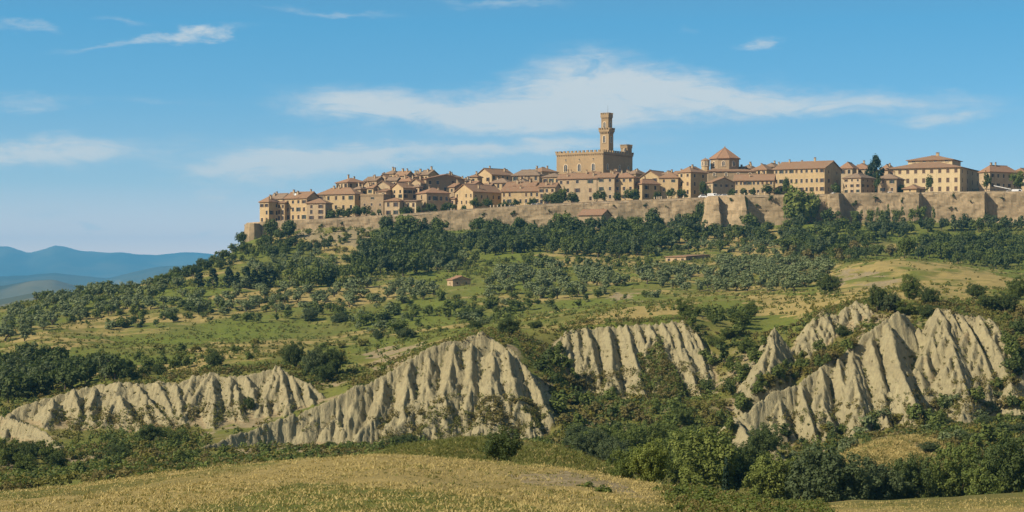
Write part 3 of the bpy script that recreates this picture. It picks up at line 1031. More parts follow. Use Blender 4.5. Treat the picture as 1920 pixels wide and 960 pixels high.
# ------------------------------------------------------------------ rampart
def build_wall():
    root = empty('town_wall', (0, 840, 30))
    tag(root, 'long weathered stone rampart holding up the town terrace above the trees', 'wall')

    def section(name, pts, batter=.10, cap=.0, bottom=None, raise_=.9):
        """a battered masonry face along pts = (px, Y, top row), with a thickness of 1.4 m, rough with age"""
        xs, ys, zt = [], [], []
        for a, b in zip(pts[:-1], pts[1:]):
            ax, bx = (a[0] - 960) / F * a[1], (b[0] - 960) / F * b[1]
            ln = math.hypot(bx - ax, b[1] - a[1])
            n = max(3, int(ln / .8))
            for i in range(n):
                t = i / n
                xs.append(ax + (bx - ax) * t); ys.append(a[1] + (b[1] - a[1]) * t)
                zt.append((HZ - (a[2] + (b[2] - a[2]) * t)) * ys[-1] / F)
        e = pts[-1]
        xs.append((e[0] - 960) / F * e[1]); ys.append(e[1]); zt.append((HZ - e[2]) * e[1] / F)
        xs, ys, zt = map(np.array, (xs, ys, zt))
        n = len(xs)
        tx, ty = np.gradient(xs), np.gradient(ys)
        l = np.hypot(tx, ty) + 1e-9
        nx, ny = ty / l, -tx / l             # outward (towards the valley)
        hs = np.linspace(0, 1, 22)
        rows = []
        H = 19.0
        for h in hs:
            d = batter * H * h
            z = zt - H * h
            ro = (fbm(xs / 2.2 + 50, z / 1.6 + ys * .3, 4, 61) - .5) * (1.1 if 0 < h < 1 else .25)
            rows.append(np.stack([xs + nx * (d + ro), ys + ny * (d + ro), z + (fbm(xs / 2.5, ys / 3, 3, 62) - .5) * (1.0 if h == 0 else 0)], -1))
        back = np.stack([xs - nx * 1.2, ys - ny * 1.2, rows[0][:, 2]], -1)
        back2 = back.copy(); back2[:, 2] -= 3
        allr = np.stack([back2, back] + rows, 0)
        k = len(allr)
        idx = np.arange(k * n).reshape(k, n)
        q = np.stack([idx[:-1, :-1], idx[1:, :-1], idx[1:, 1:], idx[:-1, 1:]], -1).reshape(-1, 4)
        return link(name, np_mesh(name, allr.reshape(-1, 3), q, [M['stone_wall']]), root, (0, -840, -30))
    ws = list(WALL)
    i1 = next(i for i, w in enumerate(ws) if w[0] == 1322)
    i2 = next(i for i, w in enumerate(ws) if w[0] == 1552)
    i3 = next(i for i, w in enumerate(ws) if w[0] == 1723)
    i4 = next(i for i, w in enumerate(ws) if w[0] == 1846)
    section('wall_section', [(458, 856, 421)] + ws[:i1 + 1], .12)
    section('bastion', ws[i1:i1 + 7], .17)
    section('wall_section', ws[i1 + 6:i2 + 1], .07)
    section('buttress', ws[i2:i2 + 5], .10)
    section('wall_section', ws[i2 + 4:i3 + 1], .06)
    section('buttress', ws[i3:i3 + 2], .06)
    section('wall_section', ws[i3 + 1:i4 + 1], .06)
    section('buttress', ws[i4:i4 + 2], .06)
    section('wall_section', ws[i4 + 1:], .06)
    # tapering corner tower at the tip of the town
    mb = MB()
    cx, cy = (474 - 960) / F * 840, 840
    zt = (HZ - 419) * 840 / F
    for (z0, z1, r0, r1) in ((zt - 16, zt - 9, 5.2, 4.1), (zt - 9, zt, 4.1, 3.1)):
        pa = [(cx + r0 * math.cos(a), cy + r0 * math.sin(a), z0) for a in np.linspace(0, 2 * math.pi, 10, endpoint=False)]
        pb = [(cx + r1 * math.cos(a), cy + r1 * math.sin(a), z1) for a in np.linspace(0, 2 * math.pi, 10, endpoint=False)]
        mb.ring(pa, pb)
    mb.poly(pb)
    mb.build('corner_tower', M['stone_wall'], root, (0, -840, -30))
    # parapet along the terrace edge
    mb = MB()
    for a, b in zip(ws[:-1], ws[1:]):
        ax, bx = (a[0] - 960) / F * (a[1] + .6), (b[0] - 960) / F * (b[1] + .6)
        za, zb = (HZ - a[2]) * a[1] / F, (HZ - b[2]) * b[1] / F
        if bx - ax < 3:
            continue
        for (z0, z1, dy0, dy1) in ((-.6, .22, .0, .4), (.221, .34, -.08, .48)):
            i = len(mb.v)
            mb.v += [(ax, a[1] + dy0, za + z0), (bx, b[1] + dy0, zb + z0), (bx, b[1] + dy1, zb + z0), (ax, a[1] + dy1, za + z0),
                     (ax, a[1] + dy0, za + z1), (bx, b[1] + dy0, zb + z1), (bx, b[1] + dy1, zb + z1), (ax, a[1] + dy1, za + z1)]
            for q in ((4, 5, 6, 7), (0, 1, 5, 4), (1, 2, 6, 5), (2, 3, 7, 6), (3, 0, 4, 7), (3, 2, 1, 0)):
                mb.f.append(tuple(i + k for k in q)); mb.m.append(0)
    mb.build('parapet', M['parapet'], root, (0, -840, -30))


build_wall()

# ------------------------------------------------------------------ windows, shared meshes
_wm = {}


def window_mesh(w, h, style):
    key = (round(w, 2), round(h, 2), style)
    if key in _wm:
        return _wm[key]
    mb = MB()
    if style == 'arch':
        n = 10
        r = w / 2
        prof = [(-r, 0), (r, 0)] + [(r * math.cos(a), h - r + r * math.sin(a)) for a in np.linspace(0, math.pi, n)]
        mb.poly([(x, -.03, z) for x, z in prof], 0)
        R = r + .32
        prof2 = [(-R, -.05), (R, -.05)] + [(R * math.cos(a), h - r + R * math.sin(a)) for a in np.linspace(0, math.pi, n)]
        k = len(prof)
        for i in range(1, k):
            a, b = prof[i], prof[(i + 1) % k]
            a2, b2 = prof2[i], prof2[(i + 1) % k]
            mb.poly([(a[0], -.16, a[1]), (a2[0], -.16, a2[1]), (b2[0], -.16, b2[1]), (b[0], -.16, b[1])], 1)
            mb.poly([(a2[0], -.16, a2[1]), (a2[0], .05, a2[1]), (b2[0], .05, b2[1]), (b2[0], -.16, b2[1])], 1)
            mb.poly([(a[0], -.16, a[1]), (b[0], -.16, b[1]), (b[0], -.03, b[1]), (a[0], -.03, a[1])], 1)
        mb.box(-.07, .07, -.10, -.035, .02, h - r * .3, 1)
        mb.box(-R - .1, R + .1, -.28, .02, -.25, -.051, 1)
    else:
        mb.poly([(-w / 2, .20, 0), (w / 2, .20, 0), (w / 2, .20, h), (-w / 2, .20, h)], 0)
        mb.box(-.04, .04, .13, .19, .0, h, 2)
        mb.box(-w / 2, w / 2, .135, .195, h * .62, h * .62 + .07, 2)
        mb.box(-w / 2 - .16, w / 2 + .16, -.12, .0, -.14, -.002, 1)
        if style in ('plain', 'shut', 'shutg', 'half'):
            mb.box(-w / 2 - .12, w / 2 + .12, -.05, -.001, h + .002, h + .16, 1)
        if style in ('shut', 'shutg'):
            mi = 2 if style == 'shut' else 3
            for s in (-1, 1):
                x0 = s * (w / 2 + .02); x1 = s * (w + .0)
                mb.box(min(x0, x1), max(x0, x1), -.09, -.03, .02, h - .02, mi)
        if style == 'half':
            mb.box(-w / 2 + .02, -.05, .02, .08, .02, h - .02, 2)
        if style == 'closed':
            mb.box(-w / 2 + .02, -.02, .04, .10, .02, h - .02, 2)
            mb.box(.02, w / 2 - .02, .04, .10, .02, h - .02, 2)
    me = mb.mesh('window', [M['pane'], M['trim'], M['shutter'], M['shutter_green']])
    _wm[key] = me
    return me


def add_window(parent, w, h, style, loc, rz, name='window'):
    o = bpy.data.objects.new(name, window_mesh(w, h, style))
    C.objects.link(o)
    o.parent = parent
    o.location = loc
    o.rotation_euler = (0, 0, rz)
    return o


def face_open(mb, p0, ux, width, z0, z1, nrm, ops, recess=.22):
    """wall face with real openings; p0 = left end, ux = direction along it, nrm = outward"""
    xs = sorted({0.0, width} | {v for o in ops for v in o[:2]})
    zs = sorted({z0, z1} | {v for o in ops for v in o[2:4]})

    def pt(a, z, d=0.0):
        return (p0[0] + ux[0] * a - nrm[0] * d, p0[1] + ux[1] * a - nrm[1] * d, z)
    for a0, a1 in zip(xs[:-1], xs[1:]):
        for b0, b1 in zip(zs[:-1], zs[1:]):
            if any(o[0] - 1e-6 <= a0 and a1 <= o[1] + 1e-6 and o[2] - 1e-6 <= b0 and b1 <= o[3] + 1e-6 for o in ops):
                continue
            mb.poly([pt(a0, b0), pt(a1, b0), pt(a1, b1), pt(a0, b1)])
    for a0, a1, b0, b1 in ops:
        mb.poly([pt(a0, b0), pt(a0, b0, recess), pt(a0, b1, recess), pt(a0, b1)])
        mb.poly([pt(a1, b0), pt(a1, b1), pt(a1, b1, recess), pt(a1, b0, recess)])
        mb.poly([pt(a0, b1), pt(a0, b1, recess), pt(a1, b1, recess), pt(a1, b1)])
        mb.poly([pt(a0, b0), pt(a1, b0), pt(a1, b0, recess), pt(a0, b0, recess)])


def roof_parts(W_, D_, e, h, kind, o=.55, th=.24):
    """returns an MB for the roof and a height function"""
    a, b = W_ / 2 + o, D_ / 2 + o
    mb = MB()
    if kind == 'flat':
        mb.box(-W_ / 2 - .15, W_ / 2 + .15, -D_ / 2 - .15, D_ / 2 + .15, e, e + .35)
        return mb, (lambda x, y: e + .3)
    if kind == 'hip':
        if W_ >= D_:
            r0, r1 = (-(a - b), 0), (a - b, 0)
        else:
            r0, r1 = (0, -(b - a)), (0, b - a)
        s = min(a, b)
        hf = lambda x, y: e + h * max(0.0, min((a - abs(x)) / s, (b - abs(y)) / s, 1))
    elif kind == 'gx':
        r0, r1 = (-a, 0), (a, 0)
        hf = lambda x, y: e + h * max(0.0, 1 - abs(y) / b)
    elif kind == 'gy':
        r0, r1 = (0, -b), (0, b)
        hf = lambda x, y: e + h * max(0.0, 1 - abs(x) / a)
    elif kind == 'shed':
        hf = lambda x, y: e + h * (y + b) / (2 * b)
        for dz, fl in ((0, 0), (-th, 1)):
            q = [(-a, -b, e + dz), (a, -b, e + dz), (a, b, e + h + dz), (-a, b, e + h + dz)]
            mb.poly(q if not fl else q[::-1])
        q0 = [(-a, -b, e - th), (a, -b, e - th), (a, b, e + h - th), (-a, b, e + h - th)]
        q1 = [(-a, -b, e), (a, -b, e), (a, b, e + h), (-a, b, e + h)]
        mb.ring(q0, q1)
        return mb, hf
    R0 = (r0[0], r0[1], e + h); R1 = (r1[0], r1[1], e + h)
    c = [(-a, -b, e), (a, -b, e), (a, b, e), (-a, b, e)]
    cl = [(x, y, z - th) for x, y, z in c]
    if kind == 'hip' and W_ >= D_:
        fs = [[c[0], c[1], R1, R0], [c[1], c[2], R1], [c[2], c[3], R0, R1], [c[3], c[0], R0]]
    elif kind == 'hip':
        fs = [[c[0], c[1], R0], [c[1], c[2], R1, R0], [c[2], c[3], R1], [c[3], c[0], R0, R1]]
    elif kind == 'gx':
        fs = [[c[0], c[1], R1, R0], [c[2], c[3], R0, R1]]
    else:
        fs = [[c[1], c[2], R1, R0], [c[3], c[0], R0, R1]]
    for q in fs:
        mb.poly(q)
    if kind == 'hip':
        mb.ring(cl, c)
        mb.poly(cl[::-1])
    else:
        lo = lambda p: (p[0], p[1], p[2] - th)
        for q in fs:
            mb.poly([lo(p) for p in q][::-1])
        if kind == 'gx':
            ends = [(c[0], R0), (R0, c[3]), (c[1], R1), (R1, c[2])]
            mb.poly([cl[0], cl[1], c[1], c[0]]); mb.poly([cl[2], cl[3], c[3], c[2]])
        else:
            ends = [(c[0], R0), (R0, c[1]), (c[3], R1), (R1, c[2])]
            mb.poly([cl[1], cl[2], c[2], c[1]]); mb.poly([cl[3], cl[0], c[0], c[3]])
        for p, q in ends:
            mb.poly([lo(p), lo(q), q, p])
    # ridge tiles
    if math.dist(R0, R1) > 1:
        d = (Vector(R1) - Vector(R0))
        mb.tube(tuple(Vector(R0) + Vector((0, 0, .03))), tuple(Vector(R1) + Vector((0, 0, .03))), .16, .16, 6)
    return mb, hf


BR = random.Random(5)


def add_chimney(roof, x, y, z, h=1.2, w=.65, name='chimney'):
    mb = MB()
    mb.box(-w / 2, w / 2, -w / 2, w / 2, -1.0, h)
    mb.box(-w / 2 - .1, w / 2 + .1, -w / 2 - .1, w / 2 + .1, h + .002, h + .14)
    mb.box(-w / 3, w / 3, -w / 3, w / 3, h + .142, h + .4, 1)
    mb.box(-w / 2 - .1, w / 2 + .1, -w / 2 - .1, w / 2 + .1, h + .402, h + .5, 1)
    return mb.build(name, [M['stone_tan'], M['roof']], roof, (x, y, z))


def house(label, xl, xc, xr, eave, ridge, base, Y, th=32, roof='hip', wl=None, wr=None, mat='stone_tan', rmat='roof', name='town_house', cat='house',
          D=None, W_=None, win=(1.2, 1.8), chim=2, group=None, door=False, style=None, drop=2.0, ov=.55, irregular=0.0, doors_r=False, skip=()):
    """corner nearest the viewer at px xc; sunny left face spans xl..xc, shaded right face xc..xr"""
    t = rad(th)
    st, ct = math.sin(t), math.cos(t)
    uc, ul, ur = (xc - 960) / F, (xl - 960) / F, (xr - 960) / F
    Xc, Yc = uc * Y, Y
    if W_ is None:
        W_ = (Xc - ul * Yc) / (ct + ul * st)
    if D is None:
        D = (ur * Yc - Xc) / (st - ur * ct)
    ux = (ct, -st); uy = (st, ct)
    cx = Xc - ux[0] * W_ / 2 + uy[0] * D / 2
    cy = Yc - ux[1] * W_ / 2 + uy[1] * D / 2
    zb = (HZ - base) * Yc / F
    ze = (HZ - eave) * Yc / F
    zr = (HZ - ridge) * cy / F
    gz = min(ground(Xc, Yc), ground(cx, cy), ground(Xc - ux[0] * W_, Yc - ux[1] * W_), ground(Xc + uy[0] * D, Yc + uy[1] * D)) - .4
    bot = min(zb, gz)
    root = empty(name, (cx, cy, bot), -t)
    tag(root, label, cat, group)
    e = ze - bot
    b0 = zb - bot
    h = max(.5, zr - ze)
    w, hh = win
    mb = MB()
    wins = []

    def layout(width, spec, base0):
        ops = []
        cols, rows = spec[0], spec[1]
        top_gap = spec[2] if len(spec) > 2 else .95
        fh = (e - base0) / rows
        for r in range(rows):
            for c in range(cols):
                if BR.random() < irregular:
                    continue
                jx = (BR.random() - .5) * irregular * 1.6
                jz = (BR.random() - .5) * irregular * .8
                a = width * (c + .5) / cols + jx
                ww = min(w, width / cols * .6)
                h2 = min(hh * (.8 if r == rows - 1 and rows > 2 else 1), fh * .68)
                z1 = base0 + fh * (r + 1) - (top_gap if r == rows - 1 else fh * .22) + jz
                z1 = min(z1, e - .35)
                isdoor = door and r == 0 and c == cols // 2
                z0 = z1 - h2
                if isdoor:
                    continue
                if r > 0 and (c, r) in skip:
                    continue
                ops.append((max(.15, a - ww / 2), min(width - .15, a + ww / 2), max(base0 + .05, z0), z1))
        return ops
    of = layout(W_, wl, b0) if wl else []
    orr = layout(D, wr, b0) if wr else []
    face_open(mb, (-W_ / 2, -D / 2), (1, 0), W_, 0, e, (0, -1), of)
    face_open(mb, (W_ / 2, -D / 2), (0, 1), D, 0, e, (1, 0), orr)
    face_open(mb, (W_ / 2, D / 2), (-1, 0), W_, 0, e, (0, 1), [])
    face_open(mb, (-W_ / 2, D / 2), (0, -1), D, 0, e, (-1, 0), [])
    rm = h
    if roof == 'gx':
        hh_ = h * (D / 2) / (D / 2 + ov) - .02
        e2 = e + h * ov / (D / 2 + ov) - .02
        for s in (-1, 1):
            q = [(s * W_ / 2, -D / 2, e - .02), (s * W_ / 2, D / 2, e - .02), (s * W_ / 2, D / 2, e2 - .25), (s * W_ / 2, 0, e + h - .25), (s * W_ / 2, -D / 2, e2 - .25)]
            mb.poly(q if s > 0 else q[::-1])
    elif roof == 'gy':
        e2 = e + h * ov / (W_ / 2 + ov) - .02
        for s in (-1, 1):
            q = [(-W_ / 2, s * D / 2, e - .02), (W_ / 2, s * D / 2, e - .02), (W_ / 2, s * D / 2, e2 - .25), (0, s * D / 2, e + h - .25), (-W_ / 2, s * D / 2, e2 - .25)]
            mb.poly(q if s < 0 else q[::-1])
    elif roof == 'shed':
        sl = h / (D + 2 * ov)
        za, zb_ = e + sl * ov - .2, e + sl * (ov + D) - .2
        mb.poly([(W_ / 2, -D / 2, e - .3), (W_ / 2, D / 2, e - .3), (W_ / 2, D / 2, zb_), (W_ / 2, -D / 2, za)])
        mb.poly([(-W_ / 2, -D / 2, e - .3), (-W_ / 2, -D / 2, za), (-W_ / 2, D / 2, zb_), (-W_ / 2, D / 2, e - .3)])
        mb.poly([(-W_ / 2, D / 2, e - .3), (-W_ / 2, D / 2, zb_), (W_ / 2, D / 2, zb_), (W_ / 2, D / 2, e - .3)])
    if roof == 'hip' or roof == 'flat':
        # cornice under the eaves
        mb.box(-W_ / 2 - .18, W_ / 2 + .18, -D / 2 - .18, -D / 2 - .004, e - .5, e - .245)
        mb.box(W_ / 2 + .004, W_ / 2 + .18, -D / 2 - .18, D / 2 + .18, e - .5, e - .245)
    mb.build('wall', M[mat], root)
    rb, hf = roof_parts(W_, D, e, h, roof, ov)
    rf = rb.build('roof', M[rmat] if roof != 'flat' else M[mat], root)
    styles = [style] if style else ['plain', 'plain', 'shut', 'half', 'shutg', 'bare', 'closed']
    for (a0, a1, z0, z1) in of:
        add_window(root, a1 - a0, z1 - z0, BR.choice(styles), ((a0 + a1) / 2 - W_ / 2, -D / 2, z0), 0)
    for (a0, a1, z0, z1) in orr:
        add_window(root, a1 - a0, z1 - z0, BR.choice(styles), (W_ / 2, (a0 + a1) / 2 - D / 2, z0), rad(90))
    if door and wl:
        dm = MB()
        a = W_ * (wl[0] // 2 + .5) / wl[0] - W_ / 2
        dm.box(-.6, .6, -.05, -.002, b0, b0 + 2.3, 0)
        dm.box(-.85, -.601, -.12, -.002, b0, b0 + 2.5, 1); dm.box(.601, .85, -.12, -.002, b0, b0 + 2.5, 1)
        dm.box(-.85, .85, -.121, -.002, b0 + 2.501, b0 + 2.75, 1)
        dm.build('door', [M['shutter'], M['trim']], root, (a, -D / 2, 0))
    for i in range(chim):
        x = (BR.random() - .5) * W_ * .75
        y = (BR.random() - .5) * D * .6
        add_chimney(rf, x, y, hf(x, y), .8 + BR.random() * .7, .5 + BR.random() * .3)
    return root, dict(W=W_, D=D, e=e, h=h, cx=cx, cy=cy, bot=bot, roof=rf, hf=hf)


# ---- left tip of the town
house('tall narrow ochre house at the very left tip of the town wall', 487, 504, 524, 378, 368, 419, 850, 38, 'hip', (2, 3), (2, 3), 'stone_ochre', chim=2, irregular=.1)
house('low ochre house wedged behind the second and leftmost tall houses of the town', 505, 530, 548, 372, 363, 400, 866, 40, 'gx', None, None, 'stone_ochre', 'roof_old')
house('narrow ochre lean-to house left of the four-storey facade at the town tip', 520, 533.5, 536, 380, 374, 414, 853, 20, 'shed', (2, 3), None, 'stone_ochre', chim=0, D=8)
house('four storey ochre house with a white satellite dish near the left town tip', 534, 575, 600, 371, 360, 414, 850, 30, 'gx', (4, 3), (2, 2), 'stone_ochre', chim=3)
house('three storey ochre annex with hip roof standing right of the four storey house', 575, 610, 614, 380, 371.5, 413, 846, 14, 'hip', (2, 3), None, 'stone_tan', chim=1, D=9)
house('broad ochre house with five upper windows behind the clipped trees on the left terrace', 595, 665, 683, 363, 352.5, 398, 862, 24, 'hip', (5, 2, .9), (1, 2), 'stone_ochre', 'roof', chim=3)
house('house with wide hip roof rising behind the broad ochre house on the left', 630, 652, 688, 341, 333.5, 364, 885, 52, 'hip', (3, 1, .7), (3, 1, .8), 'stone_tan', 'roof_red', chim=2)
house('squat tower-like tan house with flat top and few small windows by the left terrace', 676, 719, 723, 365, 364, 404, 853, 18, 'flat', (3, 3), None, 'stone_brown', chim=1, win=(.8, 1.2), irregular=.25, D=9)
house('two storey tan house with four shuttered windows at the foot of the left cluster', 721, 749, 753, 376, 370.5, 406, 849, 20, 'hip', (2, 2, .8), None, 'stone_tan', chim=0, D=8, win=(1.2, 1.9))
house('low pale house with three windows beside the two storey tan house', 750, 780, 783, 376.5, 374, 400, 851, 16, 'shed', (3, 2), None, 'stone_cream', 'roof_old', chim=0, D=8)
house('tall ochre house with narrow sunny gable and grey brown side in the left cluster', 734, 756, 781, 352, 343, 382, 866, 44, 'gy', (2, 3), (3, 3), 'stone_ochre', 'roof', chim=1, irregular=.1)
house('gabled sandy house stepping up the slope left of the tall ochre gable', 703, 731, 744, 349, 339, 372, 874, 28, 'gy', (2, 1), (1, 1), 'stone_tan', chim=1, irregular=.2)
house('small pale house with white rooftop terrace wall between gables in the left cluster', 702, 724, 734, 358, 354, 374, 868, 30, 'shed', (2, 1), None, 'stone_pink', chim=1)
house('weathered house with long low roof line behind the squat flat-topped tower house', 683, 706, 722, 338, 331.5, 372, 884, 35, 'gx', (2, 1), None, 'stone_brown', 'roof_old', chim=2)
house('topmost small house of the left skyline with twin chimneys', 721, 738, 755, 325, 318.5, 345, 905, 40, 'hip', (2, 1), (1, 1), 'stone_ochre', 'roof_old', chim=3)
house('dark gabled house on the skyline just right of the topmost small house', 741, 762, 776, 329, 321, 350, 900, 36, 'gx', (2, 1), None, 'stone_pink', chim=2)
house('reddish roofed house crowding the middle of the left cluster', 744, 770, 784, 339, 331, 362, 886, 30, 'hip', (3, 1), None, 'stone_pink', 'roof_red', chim=2)
house('small house with bright plaster end wall left of the long roofed house', 768, 790, 800, 344, 335, 368, 878, 34, 'gy', (2, 1), (1, 1), 'stone_tan', chim=1)
house('skyline house with peaked roof behind the long grey brown house', 786, 803, 822, 327, 319, 346, 904, 38, 'gx', (2, 1), (2, 1), 'stone_ochre', 'roof_old', chim=2)
house('low roofed skyline house above the left end of the long grey brown house', 762, 782, 794, 331, 324, 348, 902, 30, 'hip', (2, 1), None, 'stone_tan', 'roof', chim=2)
house('skyline cottage with low grey roof above the right end of the long grey brown house', 820, 838, 866, 331, 326, 348, 908, 40, 'hip', None, (2, 1), 'stone_tan', 'roof_old', chim=3)
house('long grey brown house with a straight red roof high in the left cluster', 788, 799, 871, 335, 327.5, 360, 880, 64, 'gx', (1, 1), (5, 2, .8), 'stone_brown', 'roof_red', chim=1, irregular=.08)
house('brown house with a double hip roof standing over the left terrace trees', 781, 800, 843, 361, 352, 390, 858, 62, 'hip', (1, 2), (4, 1, 1.6), 'stone_brown', 'roof_red', chim=2, win=(1.2, 1.9))
house('small stepped house under the right end of the double hip roof', 843, 853, 863, 372, 366, 388, 862, 40, 'shed', (1, 1), None, 'stone_pink', chim=0)
house('large house with a broad sunny gable full of narrow windows left of centre', 853, 887, 941, 359, 346, 386, 856, 42, 'gy', (4, 2), (5, 1, 1.4), 'stone_ochre', 'roof', chim=1, win=(.8, 1.6), irregular=.1)
house('red roofed house peeping over the broad sunny gable', 872, 888, 908, 346, 340, 366, 878, 40, 'gx', None, None, 'stone_pink', 'roof_red', chim=2)
house('small ochre turret house at the left foot of the big skyline gable', 880, 895, 900, 331, 327, 352, 905, 22, 'hip', (1, 1), None, 'stone_ochre', chim=1, D=6)
house('big ochre gabled house alone on the skyline left of the palace', 894, 922, 964, 327, 316.5, 350, 912, 46, 'gy', (2, 1, 1.4), (5, 1, .6), 'stone_ochre', 'roof', chim=3)
house('house with a wide brown hip roof below the big skyline gable', 917, 951, 966, 342, 334, 362, 880, 26, 'hip', (3, 1, .7), None, 'stone_ochre', 'roof_old', chim=1)
house('wide skyline house with drooping brown roof between the big gable and the palace', 960, 1011, 1020, 328, 318.5, 348, 900, 20, 'hip', (4, 1, .7), None, 'stone_brown', 'roof_old', chim=2)
house('hip roofed skyline house directly left of the palace', 991, 1016, 1046, 321, 313.5, 338, 925, 46, 'hip', (2, 1), None, 'stone_tan', 'roof', chim=2)
house('terraced ochre house with cluttered roof in the row left of centre', 947, 1002, 1012, 349, 341.5, 366, 868, 18, 'gx', (5, 1, .6), None, 'stone_ochre', 'roof', chim=4, irregular=.1)
house('low ochre row house with a long roof above the small round terrace trees', 940, 1012, 1016, 358, 350, 383, 855, 14, 'gx', (7, 2, .8), None, 'stone_ochre', 'roof', chim=4, irregular=.12, D=10, win=(.95, 1.6))
house('ochre house with tall right end joining the low row house', 1010, 1041, 1046, 350, 343, 383, 852, 16, 'gx', (3, 3), None, 'stone_ochre', 'roof', chim=2, D=9, irregular=.1)
house('narrow ochre house with dark gable behind the tall terrace trees', 1017, 1050, 1058, 331, 324, 352, 878, 22, 'hip', (3, 1, .9), None, 'stone_ochre', 'roof_old', chim=1, D=9)
house('narrow tan house half hidden by the tall dark terrace tree', 1046, 1071, 1076, 335, 327, 380, 868, 18, 'gx', (2, 3), None, 'stone_tan', 'roof', chim=1, D=9, irregular=.1)
house('four storey ochre house with pale doorway under the front of the palace', 1070, 1119, 1124, 334, 325, 380, 858, 16, 'gx', (2, 3, .8), None, 'stone_tan', 'roof', chim=4, D=10, win=(1.3, 1.8), irregular=.08)
house('plain three storey house under the corner of the palace', 1119, 1152, 1156, 332, 324.5, 377, 856, 16, 'gx', (2, 3, .8), None, 'stone_tan', 'roof', chim=2, D=10, win=(1.1, 1.6))
house('three storey house with jumbled roof right of the palace corner', 1152, 1188, 1194, 332, 323, 376, 856, 18, 'hip', (3, 3, .8), None, 'stone_ochre', 'roof_red', chim=4, D=10, win=(1.2, 1.6), irregular=.06)
house('low brown roofed house just right of the palace on the skyline', 1176, 1192, 1212, 325, 318, 345, 915, 44, 'hip', None, None, 'stone_brown', 'roof_old', chim=1)
house('gabled ochre house with two dark upper windows right of the palace', 1200, 1237, 1262, 332, 320.5, 352, 885, 30, 'gy', (2, 1, .5), None, 'stone_ochre', 'roof', chim=1)
house('red roofed cottage with bright gable end right of the three storey houses', 1191, 1204, 1237, 344, 336, 375, 856, 52, 'hip', (1, 2), (2, 2, .8), 'stone_ochre', 'roof_red', chim=1)
house('two storey ochre house with four windows between the cottage and the corner block', 1236, 1271, 1276, 332.5, 322.5, 366, 862, 16, 'hip', (2, 2, .9), None, 'stone_ochre', 'roof', chim=1, D=10, win=(.9, 1.3))
house('tall corner block with shaded side of three window rows left of the church', 1272, 1295, 1326, 322, 312.5, 368, 860, 44, 'hip', (2, 3, .8), (2, 3, 1.0), 'stone_ochre', 'roof', chim=1)
house('little gabled house with shaded front below the domed church', 1326, 1336.5, 1378, 341.5, 333, 367, 848, 60, 'gx', (1, 2), (4, 1, .8), 'stone_tan', 'roof', chim=1, win=(.8, 1.2))
house('long two storey row with nine upper windows right of the church', 1377, 1450, 1454, 337.5, 327, 367, 850, 12, 'gx', (9, 2, .6), None, 'stone_ochre', 'roof', chim=4, D=11, win=(.95, 1.4), door=True)
house('sunlit upper house with three small windows behind the nine window row', 1409, 1437, 1456, 317.5, 308.5, 338, 890, 32, 'hip', (3, 1, .6), None, 'stone_ochre', 'roof', chim=2)
house('low roofed house on the skyline right of the church cone', 1386, 1408, 1424, 316, 309, 335, 905, 36, 'hip', None, None, 'stone_tan', 'roof_old', chim=2)
house('long four storey ochre palazzo with ten windows a row and a dark gable side', 1451, 1546, 1577, 314.5, 303, 363, 852, 30, 'gx', (10, 3, .6), (2, 3, .9), 'stone_ochre', 'roof', chim=4, win=(1.05, 1.75), name='palazzo', cat='building')
house('house with hip roof behind the dark side of the long ochre palazzo', 1574, 1598, 1612, 315, 304.5, 345, 890, 24, 'hip', (2, 1, .8), None, 'stone_tan', 'roof_red', chim=1)
house('long skyline roof between the ochre palazzo and the tall dark conifer', 1590, 1630, 1648, 316, 307, 345, 900, 26, 'hip', (3, 1, .8), None, 'stone_tan', 'roof_red', chim=2)
house('house whose roof shows between the conifer and the cream building', 1650, 1668, 1682, 318, 308.5, 345, 905, 30, 'hip', None, None, 'stone_pink', 'roof', chim=1)
house('square tan villa with hip roof and three rows of windows on both faces', 1581, 1614, 1640, 332.5, 324, 363, 852, 40, 'hip', (3, 3, .7), (3, 3, .7), 'stone_tan', 'roof_old', chim=1, win=(.85, 1.3))
house('small brown villa with low pyramid roof left of the cream building', 1646, 1681, 1695, 334, 326, 363, 850, 24, 'hip', (2, 2, .8), (1, 2), 'stone_brown', 'roof_old', chim=1, win=(1.1, 1.5), ov=.8)
house('tiny gatehouse hut with hip roof in front of the cream building', 1694, 1718, 1735, 353, 346.5, 363, 847, 36, 'hip', (1, 1, .5), (1, 1, .5), 'stone_ochre', 'roof', chim=0, win=(.7, .9), ov=.7, name='gatehouse')
cream, ci = house('large cream building with three rows of brown windows and a raised attic', 1665, 1800, 1837, 312.5, 301.5, 362, 868, 26, 'hip', (9, 3, .95), (4, 3, .95), 'stone_cream', 'roof', chim=0,
                  win=(1.45, 2.1), style='closed', name='large_building', cat='building', ov=.9)
house('tan house with shaded front and red roof at the right end of the town', 1836, 1856, 1908, 321.5, 310.5, 357, 872, 58, 'hip', (1, 1, 1.6), (5, 2, 1.0), 'stone_tan', 'roof_red', chim=2, win=(.95, 1.7))
house('house with a low roof at the right edge behind the terrace tree', 1890, 1925, 1950, 325, 316, 352, 880, 34, 'hip', (3, 2), None, 'stone_tan', 'roof', chim=1)
house('small roofed house leaning against the rampart among the wood', 1085, 1128, 1146, 402.5, 393, 418, 820, 20, 'gx', None, None, 'stone_brown', 'roof_red', chim=1, name='wall_house')


